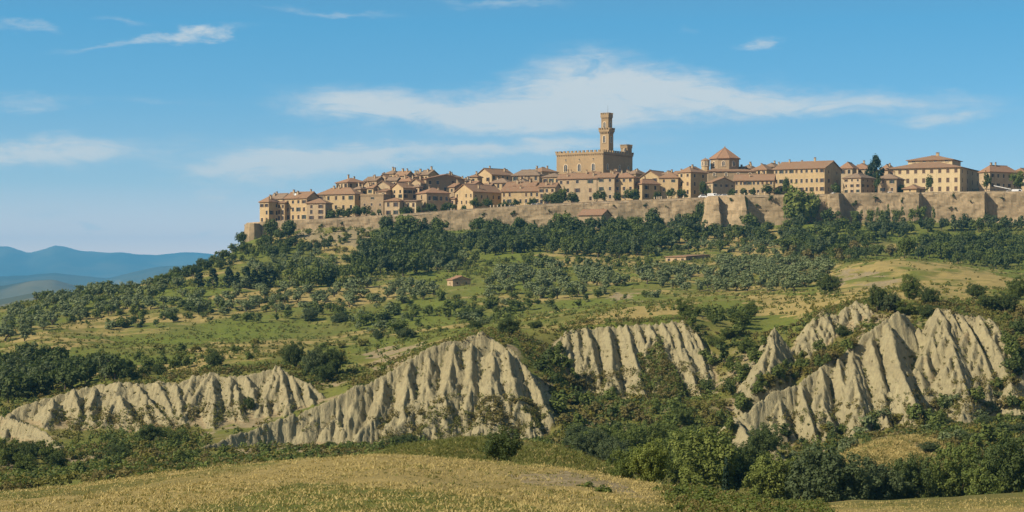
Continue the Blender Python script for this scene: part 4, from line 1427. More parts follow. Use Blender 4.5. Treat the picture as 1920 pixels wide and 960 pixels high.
# ---- the many small roofs crowded behind
for args in (
    ('small roof with pale gable between the leftmost skyline gable and the topmost house', 712, 724, 733, 333, 327, 348, 893, 36, 'gy', (1, 1), None, 'stone_pink', 'roof'),
    ('low brown roof under the topmost skyline house of the left cluster', 726, 744, 752, 338, 332, 352, 889, 30, 'gx', (2, 1), None, 'stone_tan', 'roof_old'),
    ('tiny upper house squeezed left of the peaked skyline house', 776, 788, 795, 326, 321, 345, 908, 34, 'hip', (1, 1), None, 'stone_ochre', 'roof'),
    ('narrow pale tower house between the tall ochre gable and the double hip roof', 776, 786, 793, 350, 345, 372, 870, 36, 'hip', (1, 2), (1, 2), 'stone_pink', 'roof_old'),
    ('little house with lean-to roof over the squat tower house', 688, 700, 710, 352, 347, 368, 870, 30, 'gx', (1, 1), None, 'stone_ochre', 'roof'),
    ('small house tucked behind the right side of the broad ochre house', 664, 676, 690, 354, 348, 372, 874, 34, 'hip', (1, 1), (1, 1), 'stone_tan', 'roof_old'),
    ('brown house on the rise just right of the wide hip roof house', 682, 694, 706, 346, 339, 364, 886, 36, 'gy', (2, 1), None, 'stone_brown', 'roof_old'),
    ('house with dark end wall below the right end of the long grey brown house', 842, 852, 870, 350, 344, 368, 868, 40, 'gx', (1, 1), (2, 1), 'stone_brown', 'roof'),
    ('small skyline house right of the long grey brown house', 862, 874, 886, 339, 333, 356, 896, 36, 'hip', (1, 1), None, 'stone_tan', 'roof_old'),
    ('house front showing between the red roof and the wide brown hip roof', 905, 918, 928, 350, 344, 362, 872, 26, 'gx', (2, 1), None, 'stone_ochre', 'roof'),
    ('small house stepping down in front of the drooping brown roof', 966, 984, 998, 341, 335, 356, 884, 28, 'hip', (2, 1), None, 'stone_pink', 'roof_old'),
    ('little house with bright wall under the left foot of the palace', 1030, 1046, 1058, 338, 331, 352, 886, 30, 'gy', (1, 1), None, 'stone_ochre', 'roof'),
    ('low roof crossing in front of the left palace windows', 1058, 1082, 1092, 327, 321.5, 340, 893, 24, 'hip', (2, 1), None, 'stone_tan', 'roof_old'),
    ('low jumbled roof in front of the right palace windows', 1096, 1120, 1130, 327.5, 322.5, 340, 890, 26, 'gx', None, None, 'stone_brown', 'roof'),
    ('small roof at the shaded foot of the palace', 1142, 1160, 1172, 327, 321, 340, 886, 30, 'gy', None, None, 'stone_pink', 'roof_red'),
    ('house behind the two storey four window house right of the palace', 1240, 1258, 1272, 326, 320.5, 345, 890, 32, 'hip', (1, 1), None, 'stone_tan', 'roof_old'),
    ('skyline house between the four window house and the corner block', 1262, 1276, 1286, 327, 321, 346, 886, 30, 'gx', (1, 1), None, 'stone_pink', 'roof'),
    ('brown roofed house peeping between the church cone and the upper house', 1372, 1392, 1404, 320, 313, 336, 896, 32, 'gx', None, None, 'stone_brown', 'roof'),
    ('skyline roof over the left end of the long ochre palazzo', 1430, 1452, 1470, 312, 306, 330, 905, 32, 'hip', None, None, 'stone_tan', 'roof_old'),
    ('low roof over the tiny gatehouse left of the cream building', 1664, 1682, 1694, 345, 340, 356, 862, 30, 'hip', (1, 1), None, 'stone_ochre', 'roof_old'),
):
    house(*args, chim=BR.choice((1, 2, 2)), irregular=.1, win=(1.0, 1.4))

# attic of the cream building
mb = MB()
aw, ad = ci['W'] * .62, ci['D'] * .42
z0, z1 = ci['e'] + ci['h'] * .35, ci['e'] + ci['h'] * .62 + 1.6
mb.box(-aw / 2, aw / 2, -ad / 2, ad / 2, z0, z1)
at_o = mb.build('attic', M['stone_cream'], cream, (0, 0, 0))
rb, hf = roof_parts(aw, ad, z1 + .01, 2.4, 'hip', .9)
ar = rb.build('attic_roof', M['roof'], at_o)
add_chimney(ar, 1.5, 0, hf(1.5, 0), 1.0, 1.3)
for k in range(4):
    add_window(at_o, 1.6, .6, 'bare', (-aw / 2 + aw * (k + .5) / 4, -ad / 2 - .22, z1 - 1.0), 0)

# satellite dish on the four storey house
def dish(px, py, Y):
    root = empty('satellite_dish', ((px - 960) / F * Y, Y, (HZ - py) * Y / F))
    tag(root, 'white satellite dish on the roof of the four storey ochre house', 'satellite dish')
    m = MB()
    for r0, r1, y0, y1 in ((.001, .3, .0, -.04), (.3, .6, -.04, -.16)):
        m.ring([(r0 * math.cos(a), y0, r0 * math.sin(a)) for a in np.linspace(0, 2 * math.pi, 14, endpoint=False)],
               [(r1 * math.cos(a), y1, r1 * math.sin(a)) for a in np.linspace(0, 2 * math.pi, 14, endpoint=False)])
    m.build('reflector', M['paint_white'], root)
    m = MB()
    m.tube((0, .05, 0), (0, .15, -1.8), .05, .05)
    m.tube((0, .0, -.5), (0, -.55, -.1), .025, .025)
    m.build('mast', M['metal'], root)


dish(553, 364.0, 851.5)


# ------------------------------------------------------------------ the palace with its tower
def merlon_mesh(w, d, h, swallow=False):
    m = MB()
    m.box(-w / 2, w / 2, -d / 2, d / 2, 0, h)
    m.box(-w / 2 - .08, w / 2 + .08, -d / 2 - .08, d / 2 + .08, h + .002, h + .18)
    return m.mesh('merlon', [M['stone_palace']])


def merlon_ring(parent, W_, D_, z, n_w, n_d, me_w, me_d):
    """merlons around a rectangle; copies that share one mesh"""
    for i in range(n_w):
        x = -W_ / 2 + W_ * i / (n_w - 1)
        for y in (-D_ / 2, D_ / 2):
            link('merlon', me_w, parent, (x, y, z))
    for i in range(1, n_d - 1):
        y = -D_ / 2 + D_ * i / (n_d - 1)
        for x in (-W_ / 2, W_ / 2):
            link('merlon', me_d, parent, (x, y, z), rad(90))


def build_palace():
    Yc, th = 925.0, rad(34)
    st, ct = math.sin(th), math.cos(th)
    uc, ul, ur = (1131 - 960) / F, (1043.5 - 960) / F, (1186 - 960) / F
    Xc = uc * Yc
    Wd = (Xc - ul * Yc) / (ct + ul * st)
    Dp = (ur * Yc - Xc) / (st - ur * ct)
    ux, uy = (ct, -st), (st, ct)
    cx = Xc - ux[0] * Wd / 2 + uy[0] * Dp / 2
    cy = Yc - ux[1] * Wd / 2 + uy[1] * Dp / 2
    Z = lambda py: (HZ - py) * Yc / F
    bot = Z(336)
    root = empty('palace', (cx, cy, bot), -th)
    tag(root, 'battlemented medieval stone palace with tall clock-like tower crowning the town', 'palace')
    root['label'] = 'battlemented medieval stone palace with a tall slender tower crowning the town'
    S = M['stone_palace']
    z = lambda py: Z(py) - bot
    mb = MB()
    e = z(287.5)
    mb.box(-Wd / 2, Wd / 2, -Dp / 2, Dp / 2, 0, e)
    mb.build('wall', S, root)
    mb = MB()
    mb.box(-Wd / 2 - .35, Wd / 2 + .35, -Dp / 2 - .35, Dp / 2 + .35, e + .002, e + .55)
    # little brackets under the cornice
    n = int(Wd / 1.0)
    for i in range(n):
        x = -Wd / 2 + (i + .5) * Wd / n
        mb.box(x - .18, x + .18, -Dp / 2 - .30, -Dp / 2 - .003, e - .55, e)
    n = int(Dp / 1.0)
    for i in range(n):
        y = -Dp / 2 + (i + .5) * Dp / n
        mb.box(Wd / 2 + .003, Wd / 2 + .30, y - .18, y + .18, e - .55, e)
    mb.build('cornice', S, root)
    mb = MB()
    for (x0, x1, y0, y1) in ((-Wd / 2 - .3, Wd / 2 + .3, -Dp / 2 - .3, -Dp / 2 + .35), (-Wd / 2 - .3, Wd / 2 + .3, Dp / 2 - .35, Dp / 2 + .3),
                             (-Wd / 2 - .3, -Wd / 2 + .35, -Dp / 2 + .351, Dp / 2 - .351), (Wd / 2 - .35, Wd / 2 + .3, -Dp / 2 + .351, Dp / 2 - .351)):
        mb.box(x0, x1, y0, y1, e + .552, e + .95)
    mb.build('parapet', S, root)
    mh = z(281) - e - .95
    merlon_ring(root, Wd, Dp, e + .951, 13, 13, merlon_mesh(1.15, .6, mh), merlon_mesh(1.1, .6, mh))
    rb, hf = roof_parts(Wd - 2.5, Dp - 2.5, e + .56, .9, 'hip', .1)
    rb.build('roof', M['roof_old'], root)
    for px in (1061, 1086.5, 1112.7):
        t = (px - 1043.5) / (1131 - 1043.5)
        add_window(root, 1.75, 3.4, 'arch', (-Wd / 2 + t * Wd, -Dp / 2, z(319)), 0)
        add_window(root, .6, .7, 'bare', (-Wd / 2 + t * Wd, -Dp / 2 - .21, z(298.5)), 0)
    for t in (.14, .55, .85):
        add_window(root, 1.3, 2.6, 'arch', (Wd / 2, -Dp / 2 + t * Dp, z(317)), rad(90))
    # --- tower
    tw = empty('tower', (0, 0, 0))
    tw.parent = root
    # centre of the tower seen at px 1137.6; it rises behind the front wall
    tX = lambda px, Y: (px - 960) / F * Y
    Yt = 935.0
    wx, wy = tX(1137.6, Yt) - cx, Yt - cy
    lx, ly = wx * ct - wy * st, wx * st + wy * ct
    tw.location = (lx, ly, 0)
    zt = lambda py: (HZ - py) * Yt / F - bot
    k = Yt / F
    # left face 18.4 px, right face 7.6 px at 34 degrees
    tW, tD = 18.4 * k / ct, 8.2 * k / st
    tD = max(tD, 3.6)
    tW = 4.9; tD = 4.4
    mb = MB()
    mb.box(-tW / 2, tW / 2, -tD / 2, tD / 2, e - 1.0, zt(250))
    mb.build('shaft', S, tw)
    g = MB()
    gw, gd = tW + 1.0, tD + 1.0
    # corbels of the gallery
    for i in range(6):
        x = -tW / 2 + (i + .5) * tW / 6
        for y0, y1 in ((-gd / 2 + .05, -tD / 2 - .003), (tD / 2 + .003, gd / 2 - .05)):
            g.box(x - .2, x + .2, y0, y1, zt(250.5), zt(247.6))
    for i in range(6):
        y = -tD / 2 + (i + .5) * tD / 6
        for x0, x1 in ((tW / 2 + .003, gw / 2 - .05), (-gw / 2 + .05, -tW / 2 - .003)):
            g.box(x0, x1, y - .2, y + .2, zt(250.5), zt(247.6))
    g.box(-gw / 2, gw / 2, -gd / 2, gd / 2, zt(247.6) + .002, zt(243.6))
    go = g.build('gallery', S, tw)
    sw = merlon_mesh(.62, .35, .75)
    merlon_ring(go, gw - .35, gd - .35, zt(243.6) + .001, 5, 5, sw, sw)
    uW, uD = 4.05, 3.7
    u = MB()
    u.box(-uW / 2, uW / 2, -uD / 2, uD / 2, zt(243.6) + .002, zt(219.5))
    u.box(-uW / 2 - .25, uW / 2 + .25, -uD / 2 - .25, uD / 2 + .25, zt(221) - .002, zt(214.8))
    for i in range(5):
        x = -uW / 2 + (i + .5) * uW / 5
        u.box(x - .15, x + .15, -uD / 2 - .22, -uD / 2 - .003, zt(223), zt(221) - .004)
        y = -uD / 2 + (i + .5) * uD / 5
        u.box(uW / 2 + .003, uW / 2 + .22, y - .15, y + .15, zt(223), zt(221) - .004)
    uo = u.build('belfry', S, tw)
    merlon_ring(uo, uW + .1, uD + .1, zt(214.8) + .001, 5, 5, merlon_mesh(.6, .35, .6), merlon_mesh(.55, .35, .6))
    for (py0, hgt, hw, w_) in ((241, 2.9, uD / 2, 1.25), ):
        add_window(tw, w_, hgt, 'arch', (-.1, -uD / 2, zt(240.5)), 0)
        add_window(tw, w_, hgt, 'arch', (uW / 2, 0, zt(240.5)), rad(90))
    add_window(tw, 1.3, 3.3, 'arch', (-.1, -tD / 2, zt(267.7)), 0)
    add_window(tw, 1.2, 3.0, 'arch', (tW / 2, 0, zt(267.7)), rad(90))
    fp = MB()
    fp.tube((.6, 0, zt(215)), (.6, 0, zt(197)), .07, .03, 6)
    fp.build('flagpole', M['metal'], tw)
    # --- corner turret at the far right end
    tt = empty('turret', (0, 0, 0))
    tt.parent = root
    Y2 = Yc + Dp * ct - 1.5
    wx, wy = tX(1176.5, Y2) - cx, Y2 - cy
    lx, ly = wx * ct - wy * st, wx * st + wy * ct
    tt.location = (min(lx, Wd / 2 - 2.0), min(ly, Dp / 2 - 2.0), 0)
    z2 = lambda py: (HZ - py) * Y2 / F - bot
    mb = MB()
    mb.box(-2.05, 2.05, -1.9, 1.9, e - 1, z2(278))
    mb.box(-2.25, 2.25, -2.1, 2.1, z2(278) + .002, z2(274.2))
    mb.build('shaft', S, tt)
    merlon_ring(tt, 4.1, 3.85, z2(274.2) + .001, 5, 5, merlon_mesh(.6, .35, .6), merlon_mesh(.55, .35, .6))
    add_window(tt, .9, 1.5, 'arch', (.2, -1.9, z2(284.5)), 0)
    fp = MB()
    fp.tube((.3, 0, z2(275)), (.3, 0, z2(268)), .05, .02, 6)
    fp.build('antenna', M['metal'], tt)


build_palace()


# ------------------------------------------------------------------ church with octagonal drum
def build_church():
    Yc = 900.0
    X = (1359 - 960) / F * Yc
    Z = lambda py: (HZ - py) * Yc / F
    bot = Z(345)
    root = empty('church', (X, Yc, bot))
    tag(root, 'octagonal brick church under a pointed red cone roof with a small lantern turret', 'church')
    z = lambda py: Z(py) - bot
    R = 27.5 / F * Yc / math.cos(rad(10))
    ang = [rad(22.5 + 45 * k - 12) for k in range(8)]

    def octa(r, zz):
        return [(r * math.cos(a), r * math.sin(a), zz) for a in ang]
    m = MB()
    m.ring(octa(R, 0), octa(R, z(298)))
    m.ring(octa(R + .02, z(299.5)), octa(R + .35, z(298) - .01))
    m.build('drum', M['stone_brown'], root)
    m = MB()
    ro = R + .75
    m.ring(octa(ro, z(298.8)), octa(ro, z(297.8)))
    o = octa(ro, z(297.8))
    ap = (0, 0, z(276.2))
    for k in range(8):
        m.poly([o[k], o[(k + 1) % 8], ap])
    m.poly(octa(ro, z(298.8))[::-1])
    for k in range(8):
        m.tube((o[k][0], o[k][1], o[k][2] + .03), (ap[0], ap[1], ap[2] + .03), .13, .10, 5)
    rf = m.build('cone_roof', M['roof_red'], root)
    m = MB()
    m.tube((0, 0, z(276.6)), (0, 0, z(274.8)), .35, .25, 8)
    m.tube((0, 0, z(274.8)), (0, 0, z(273.5)), .12, .05, 8)
    m.build('finial', M['stone_brown'], rf)
    for k in range(8):
        a = (ang[k] + ang[(k + 1) % 8]) / 2 if k < 7 else (ang[7] + ang[0] + 2 * math.pi) / 2
        rr = R * math.cos(rad(22.5))
        if math.sin(a) < .3:
            add_window(root, 1.2, 2.2, 'arch', (rr * math.cos(a), rr * math.sin(a), z(312.5)), a + rad(90))
    # lantern turret on its left
    lt = empty('lantern_turret', ((1321 - 1359) / F * Yc, -4.0, 0))
    lt.parent = root
    r = 7.7 / F * Yc
    oc = lambda q, zz: [(q * math.cos(rad(22.5 + 45 * k)), q * math.sin(rad(22.5 + 45 * k)), zz) for k in range(8)]
    m = MB()
    m.ring(oc(r, z(325)), oc(r, z(302)))
    m.build('wall', M['stone_ochre'], lt)
    m = MB()
    m.ring(oc(r + .35, z(302.8)), oc(r + .35, z(302)))
    m.ring(oc(r + .35, z(302)), oc(r * .55, z(299)))
    m.ring(oc(r * .55, z(299)), oc(.15, z(297.8)))
    m.poly(oc(r + .35, z(302.8))[::-1])
    m.tube((0, 0, z(298)), (0, 0, z(295.8)), .12, .05, 6)
    m.build('roof', M['roof'], lt)
    for k in range(8):
        a = rad(45 * k)
        if math.sin(a) < .2:
            q = r * math.cos(rad(22.5))
            add_window(lt, .75, 1.9, 'arch', (q * math.cos(a), q * math.sin(a), z(311.5)), a + rad(90))
    # low nave and apse around the drum
    m = MB()
    x0, x1 = (1322 - 1359) / F * Yc, (1410 - 1359) / F * Yc
    m.box(x0, x1, -14.5, 8, -6, z(324))
    m.build('nave', M['stone_brown'], root)
    m = MB()
    m.poly([(x0 - .5, -15, z(324)), (x1 + .5, -15, z(324)), (x1 - 3, -5.0, z(318.5)), (x0 + 3, -5.0, z(317))])
    m.poly([(x0 - .5, -15, z(324) - .25), (x1 + .5, -15, z(324) - .25), (x1 + .5, -15, z(324)), (x0 - .5, -15, z(324))])
    m.poly([(x1 + .5, -15, z(324)), (x1 + .5, 8.5, z(324)), (x1 - 3, 6, z(318.5)), (x1 - 3, -5.0, z(318.5))])
    m.poly([(x1 + .5, -15, z(324) - .25), (x1 + .5, 8.5, z(324) - .25), (x1 + .5, 8.5, z(324)), (x1 + .5, -15, z(324))])
    m.poly([(x0 - .5, 8.5, z(324)), (x0 - .5, -15, z(324)), (x0 + 3, -5.0, z(317)), (x0 + 3, 6, z(317))])
    m.poly([(x1 + .5, 8.5, z(324)), (x0 - .5, 8.5, z(324)), (x0 + 3, 6, z(317)), (x1 - 3, 6, z(318.5))])
    m.build('nave_roof', M['roof'], root)
    for k in range(4):
        add_window(root, .9, 1.4, 'arch', (x0 + (x1 - x0) * (k + .5) / 4, -14.5, z(333)), 0)


build_church()

# ------------------------------------------------------------------ farm buildings on the slope
p = hit(848, 537, 400)
house('small reddish stone farmhouse alone among the olive trees', 838.5, 849, 882.5, 524, 517.5, 538, p[1], 62, 'gx', (1, 1, .9), (2, 1, .8), 'stone_pink', 'roof_red', chim=0, name='farmhouse', win=(.5, .8), style='bare', ov=.3)
p = hit(1290, 489, 500)
house('long low shed with a pinkish roof on the slope under the rampart', 1248, 1286, 1330, 480.5, 476.5, 489.5, p[1], 35, 'shed', (3, 1, .8), (3, 1, .8), 'stone_pink', 'roof', chim=0, name='farm_shed', cat='shed', win=(1.1, 1.1), style='bare', ov=.4)


# ------------------------------------------------------------------ terrace: awnings, cars, posts
def car(px, Y, rz, paint, label, group=None, van=False):
    X = (px - 960) / F * Y
    root = empty('parked_van' if van else 'parked_car', (X, Y, ground(X, Y) + .02), rz)
    tag(root, label, 'van' if van else 'car', group)
    L_, Wc = (4.9, 1.9) if van else (4.1, 1.7)
    prof = ([(-2.4, .35), (-2.45, 1.9), (-2.2, 2.15), (1.2, 2.15), (1.9, 1.25), (2.4, 1.05), (2.45, .35)] if van else
            [(-2.05, .35), (-2.05, .95), (-1.75, 1.05), (-1.2, 1.48), (.25, 1.48), (.95, .98), (1.9, .82), (2.05, .6), (2.05, .35)])
    m = MB()
    for s in (-1, 1):
        q = [(x, s * Wc / 2, z) for x, z in prof]
        m.poly(q if s < 0 else q[::-1])
    for a, b in zip(prof, prof[1:] + prof[:1]):
        m.poly([(a[0], -Wc / 2, a[1]), (a[0], Wc / 2, a[1]), (b[0], Wc / 2, b[1]), (b[0], -Wc / 2, b[1])][::-1])
    m.build('body', paint, root)
    m = MB()
    for s in (-1, 1):
        y = s * (Wc / 2 + .012)
        if van:
            m.poly([(.2, y, 1.3), (1.55, y, 1.3), (1.1, y, 1.95), (.2, y, 1.95)])
        else:
            m.poly([(-1.5, y, 1.0), (.75, y, 1.0), (.2, y, 1.4), (-1.1, y, 1.4)])
    if not van:
        m.poly([(.98, -.72, 1.0), (.98, .72, 1.0), (.32, .66, 1.45), (.32, -.66, 1.45)])
    m.build('windows', M['pane'], root)
    for x in (-1.35, 1.35):
        for s in (-1, 1):
            w = MB()
            w.tube((0, -.09, 0), (0, .09, 0), .32, .32, 12)
            w.poly([(.32 * math.cos(a), -.09, .32 * math.sin(a)) for a in np.linspace(0, 2 * math.pi, 12, endpoint=False)])
            w.poly([(.32 * math.cos(a), .09, .32 * math.sin(a)) for a in np.linspace(0, 2 * math.pi, 12, endpoint=False)])
            w.build('wheel', M['tyre'], root, (x, s * (Wc / 2 - .06), .32))
    return root


car(1337, 843, rad(4), M['paint_white'], 'white van parked at the terrace edge on the corner bastion', van=True)
car(1347, 842, rad(0), M['paint_white'], 'white car parked right behind the white van on the corner bastion')
car(1354, 843, rad(-4), M['paint_dark'], 'dark blue car between two white cars on the bastion terrace')
car(1360, 842, rad(-2), M['paint_white'], 'white car at the right end of the bastion car row')
car(1319, 845, rad(10), M['paint_white'], 'white car alone on the terrace left of the corner bastion')
car(1566, 846, rad(20), M['paint_white'], 'white car at the foot of the long ochre palazzo')
car(1671, 846, rad(0), M['paint_white'], 'white car in front of the small brown villa')
car(1893, 846, rad(0), M['paint_white'], 'white car beside the dark awning at the right end')
car(1908, 847, rad(0), M['paint_white'], 'long white van at the right end of the terrace', van=True)
car(1003, 845, rad(5), M['paint_white'], 'white car on the terrace below the tall right end of the row house')
car(1013, 845, rad(0), M['paint_grey'], 'grey car parked beside the white car below the row house')
car(962, 845, rad(-3), M['paint_grey'], 'grey car on the terrace left of the small round trees')


def awning(px0, px1, py, Y, dep, mat, label, slope=0.0):
    x0, x1 = (px0 - 960) / F * Y, (px1 - 960) / F * Y
    zt = (HZ - py) * Y / F
    root = empty('awning', ((x0 + x1) / 2, Y, ground((x0 + x1) / 2, Y)))
    tag(root, label, 'awning')
    h = zt - root.location.z
    w = (x1 - x0) / 2
    m = MB()
    n = 6
    for i in range(n):
        a, b = -w + 2 * w * i / n, -w + 2 * w * (i + 1) / n
        za, zb = h + slope * (1 - i / n), h + slope * (1 - (i + 1) / n)
        for dz in (0, -.06):
            m.poly([(a, -dep / 2, za - .25 + dz), (b, -dep / 2, zb - .25 + dz), (b, dep / 2, zb + dz), (a, dep / 2, za + dz)])
        m.poly([(a, -dep / 2, za - .31), (b, -dep / 2, zb - .31), (b, -dep / 2, zb - .65), (a, -dep / 2, za - .65)])
    m.build('canopy', mat, root)
    for i in range(5):
        x = -w + .2 + (2 * w - .4) * i / 4
        t = MB()
        t.tube((x, -dep / 2 + .15, 0), (x, -dep / 2 + .15, h - .3 + slope * (1 - i / 4)), .06, .06, 6)
        t.build('post', M['metal'], root)


awning(1838, 1887, 353.2, 850, 5, M['fabric_dark'], 'long dark awning on posts at the right end of the terrace')
awning(1862, 1894, 353.0, 856, 2.6, M['fabric_white'], 'sloping white awning behind the long dark one', slope=1.6)

# short pale posts along the terrace below the cottage
pm = MB()
pm.tube((0, 0, 0), (0, 0, 1.75), .24, .22, 8)
pm.tube((0, 0, 1.751), (0, 0, 2.0), .34, .28, 8)
pm.poly([(.28 * math.cos(a), .28 * math.sin(a), 2.0) for a in np.linspace(0, 2 * math.pi, 8, endpoint=False)])
pme = pm.mesh('terrace_post', [M['trim']])
for px in (1227, 1232, 1236, 1240, 1252, 1268, 1282, 1293, 1379, 1388, 1396, 1423, 1434, 840, 846, 852, 920, 926, 933, 940, 947, 984, 662, 667, 708, 713):
    Y = 843.5
    X = (px - 960) / F * Y
    tag(link('terrace_post', pme, None, (X, Y, ground(X, Y) - .1)), 'short pale stone post standing along the terrace edge', 'post', 'pale posts along the terrace edge')
# ------------------------------------------------------------------ vegetation: crowns made of many leaf faces
def leaves(centres, radii, n_per, size, rng, flat=.0, up=.15, outward=.85, squash=1.0, aspect=1.5, prune=True):
    """leaf quads spread over the shells of many small clumps"""
    k = len(centres)
    n = k * n_per
    d = rng.normal(size=(n, 3))
    d /= np.linalg.norm(d, axis=1)[:, None]
    r = np.repeat(radii, n_per) * (.55 + .5 * rng.random(n) ** .6)
    c = np.repeat(centres, n_per, axis=0)
    pos = c + d * r[:, None] * np.array([1, 1, squash])
    nrm = d * outward + rng.normal(size=(n, 3)) * (1 - outward) * 1.2 + np.array([0, 0, up])
    nrm /= np.linalg.norm(nrm, axis=1)[:, None] + 1e-9
    a = np.cross(nrm, rng.normal(size=(n, 3)))
    a /= np.linalg.norm(a, axis=1)[:, None] + 1e-9
    b = np.cross(nrm, a)
    s = size * (.6 + .8 * rng.random(n))
    a = a * s[:, None] * .5 * aspect
    b = b * s[:, None] * .5
    sk = (rng.random((n, 1)) - .5) * .6
    v = np.stack([pos - a, pos - b + a * sk, pos + a, pos + b - a * sk], 1)
    tint = np.clip(np.repeat(rng.random(k), n_per) * .55 + rng.random(n) * .45, 0, 1)
    if n < 2600 and np.ndim(size) == 0 and prune:
        # drop the few leaves that hang in the air by themselves
        near = np.linalg.norm(pos[:, None] - pos[None], axis=2) < size * 1.15
        seen = np.zeros(n, bool)
        todo = [int(np.argmax(near.sum(1)))]
        while todo:
            i = todo.pop()
            if not seen[i]:
                seen[i] = True
                todo += list(np.nonzero(near[i] & ~seen)[0])
        v, tint, n = v[seen], tint[seen], int(seen.sum())
    v = v.reshape(-1, 3)
    q = np.arange(n * 4).reshape(n, 4)
    return v, q, tint


def set_tint(me, tint, nf_total):
    at = me.attributes.new('leaf_tint', 'FLOAT', 'FACE')
    t = np.zeros(nf_total, np.float32)
    t[:len(tint)] = tint
    at.data.foreach_set('value', t)


def ellipsoid_clumps(rng, n, rx, ry, rz, zc, fill=.5, lump=.25, bottom=-.75, lobes=7, link_d=.19):
    """clump centres in an uneven crown made of several overlapping lobes"""
    lc = rng.normal(size=(lobes, 3)); lc /= np.linalg.norm(lc, axis=1)[:, None]
    lc *= (.30 + .26 * rng.random((lobes, 1)))
    lr = .38 + .28 * rng.random(lobes)
    out = []
    while len(out) < n:
        i = rng.integers(lobes)
        d = rng.normal(size=3); d /= np.linalg.norm(d)
        r = lr[i] * (fill + (1 - fill) * rng.random())
        p = lc[i] + d * r
        if rng.random() < .22:
            p = d * .46 * rng.random() ** .4
        if p[2] < bottom * .8:
            continue
        if rng.random() < .08:
            p = p * (1 + lump * .5 * rng.random())
        out.append(p)
    c = np.array(out) * np.array([rx, ry, rz]) + np.array([0, 0, zc])
    # keep only what hangs together
    d = np.linalg.norm(c[:, None] - c[None], axis=2)
    near = d < link_d
    seen = np.zeros(len(c), bool)
    todo = [int(np.argmin(np.linalg.norm(c - c.mean(0), axis=1)))]
    while todo:
        i = todo.pop()
        if seen[i]:
            continue
        seen[i] = True
        todo += list(np.nonzero(near[i] & ~seen)[0])
    return c[seen]


def trunk_mb(rng, h, r, spread, n_limbs=5, start=.35, mi=0, mb=None):
    mb = mb or MB()
    p = Vector((0, 0, -.4)); q = Vector((rng.normal() * .1 * h * .2, rng.normal() * .02 * h, h * start))
    mb.tube(p, q, r * 1.25, r * .8, 7, mi)
    top = q + Vector((rng.normal() * spread * .15, rng.normal() * spread * .15, h * .45))
    mb.tube(q, top, r * .8, r * .25, 6, mi)
    for i in range(n_limbs):
        t = .1 + .7 * rng.random()
        b = q.lerp(top, t)
        a = rng.random() * 6.283
        e = b + Vector((math.cos(a) * spread * .6, math.sin(a) * spread * .6, h * (.12 + .2 * rng.random())))
        m_ = b.lerp(e, .5) + Vector((0, 0, -.03 * h))
        mb.tube(b, m_, r * .42, r * .28, 5, mi)
        mb.tube(m_, e, r * .28, r * .10, 5, mi)
    return mb


def combined(name, v, q, tint, mats, tmb=None):
    """one mesh: leaves (material 0) and trunk (material 1)"""
    verts, faces = v, q
    midx = np.zeros(len(q), int)
    if tmb is not None:
        tv = np.array(tmb.v); tf = np.array(tmb.f)
        faces = np.vstack([q, tf + len(v)])
        verts = np.vstack([v, tv])
        midx = np.concatenate([midx, np.ones(len(tf), int)])
    me = np_mesh(name, verts, faces, mats, False, midx)
    set_tint(me, tint, len(faces))
    return me


PROTO = {}


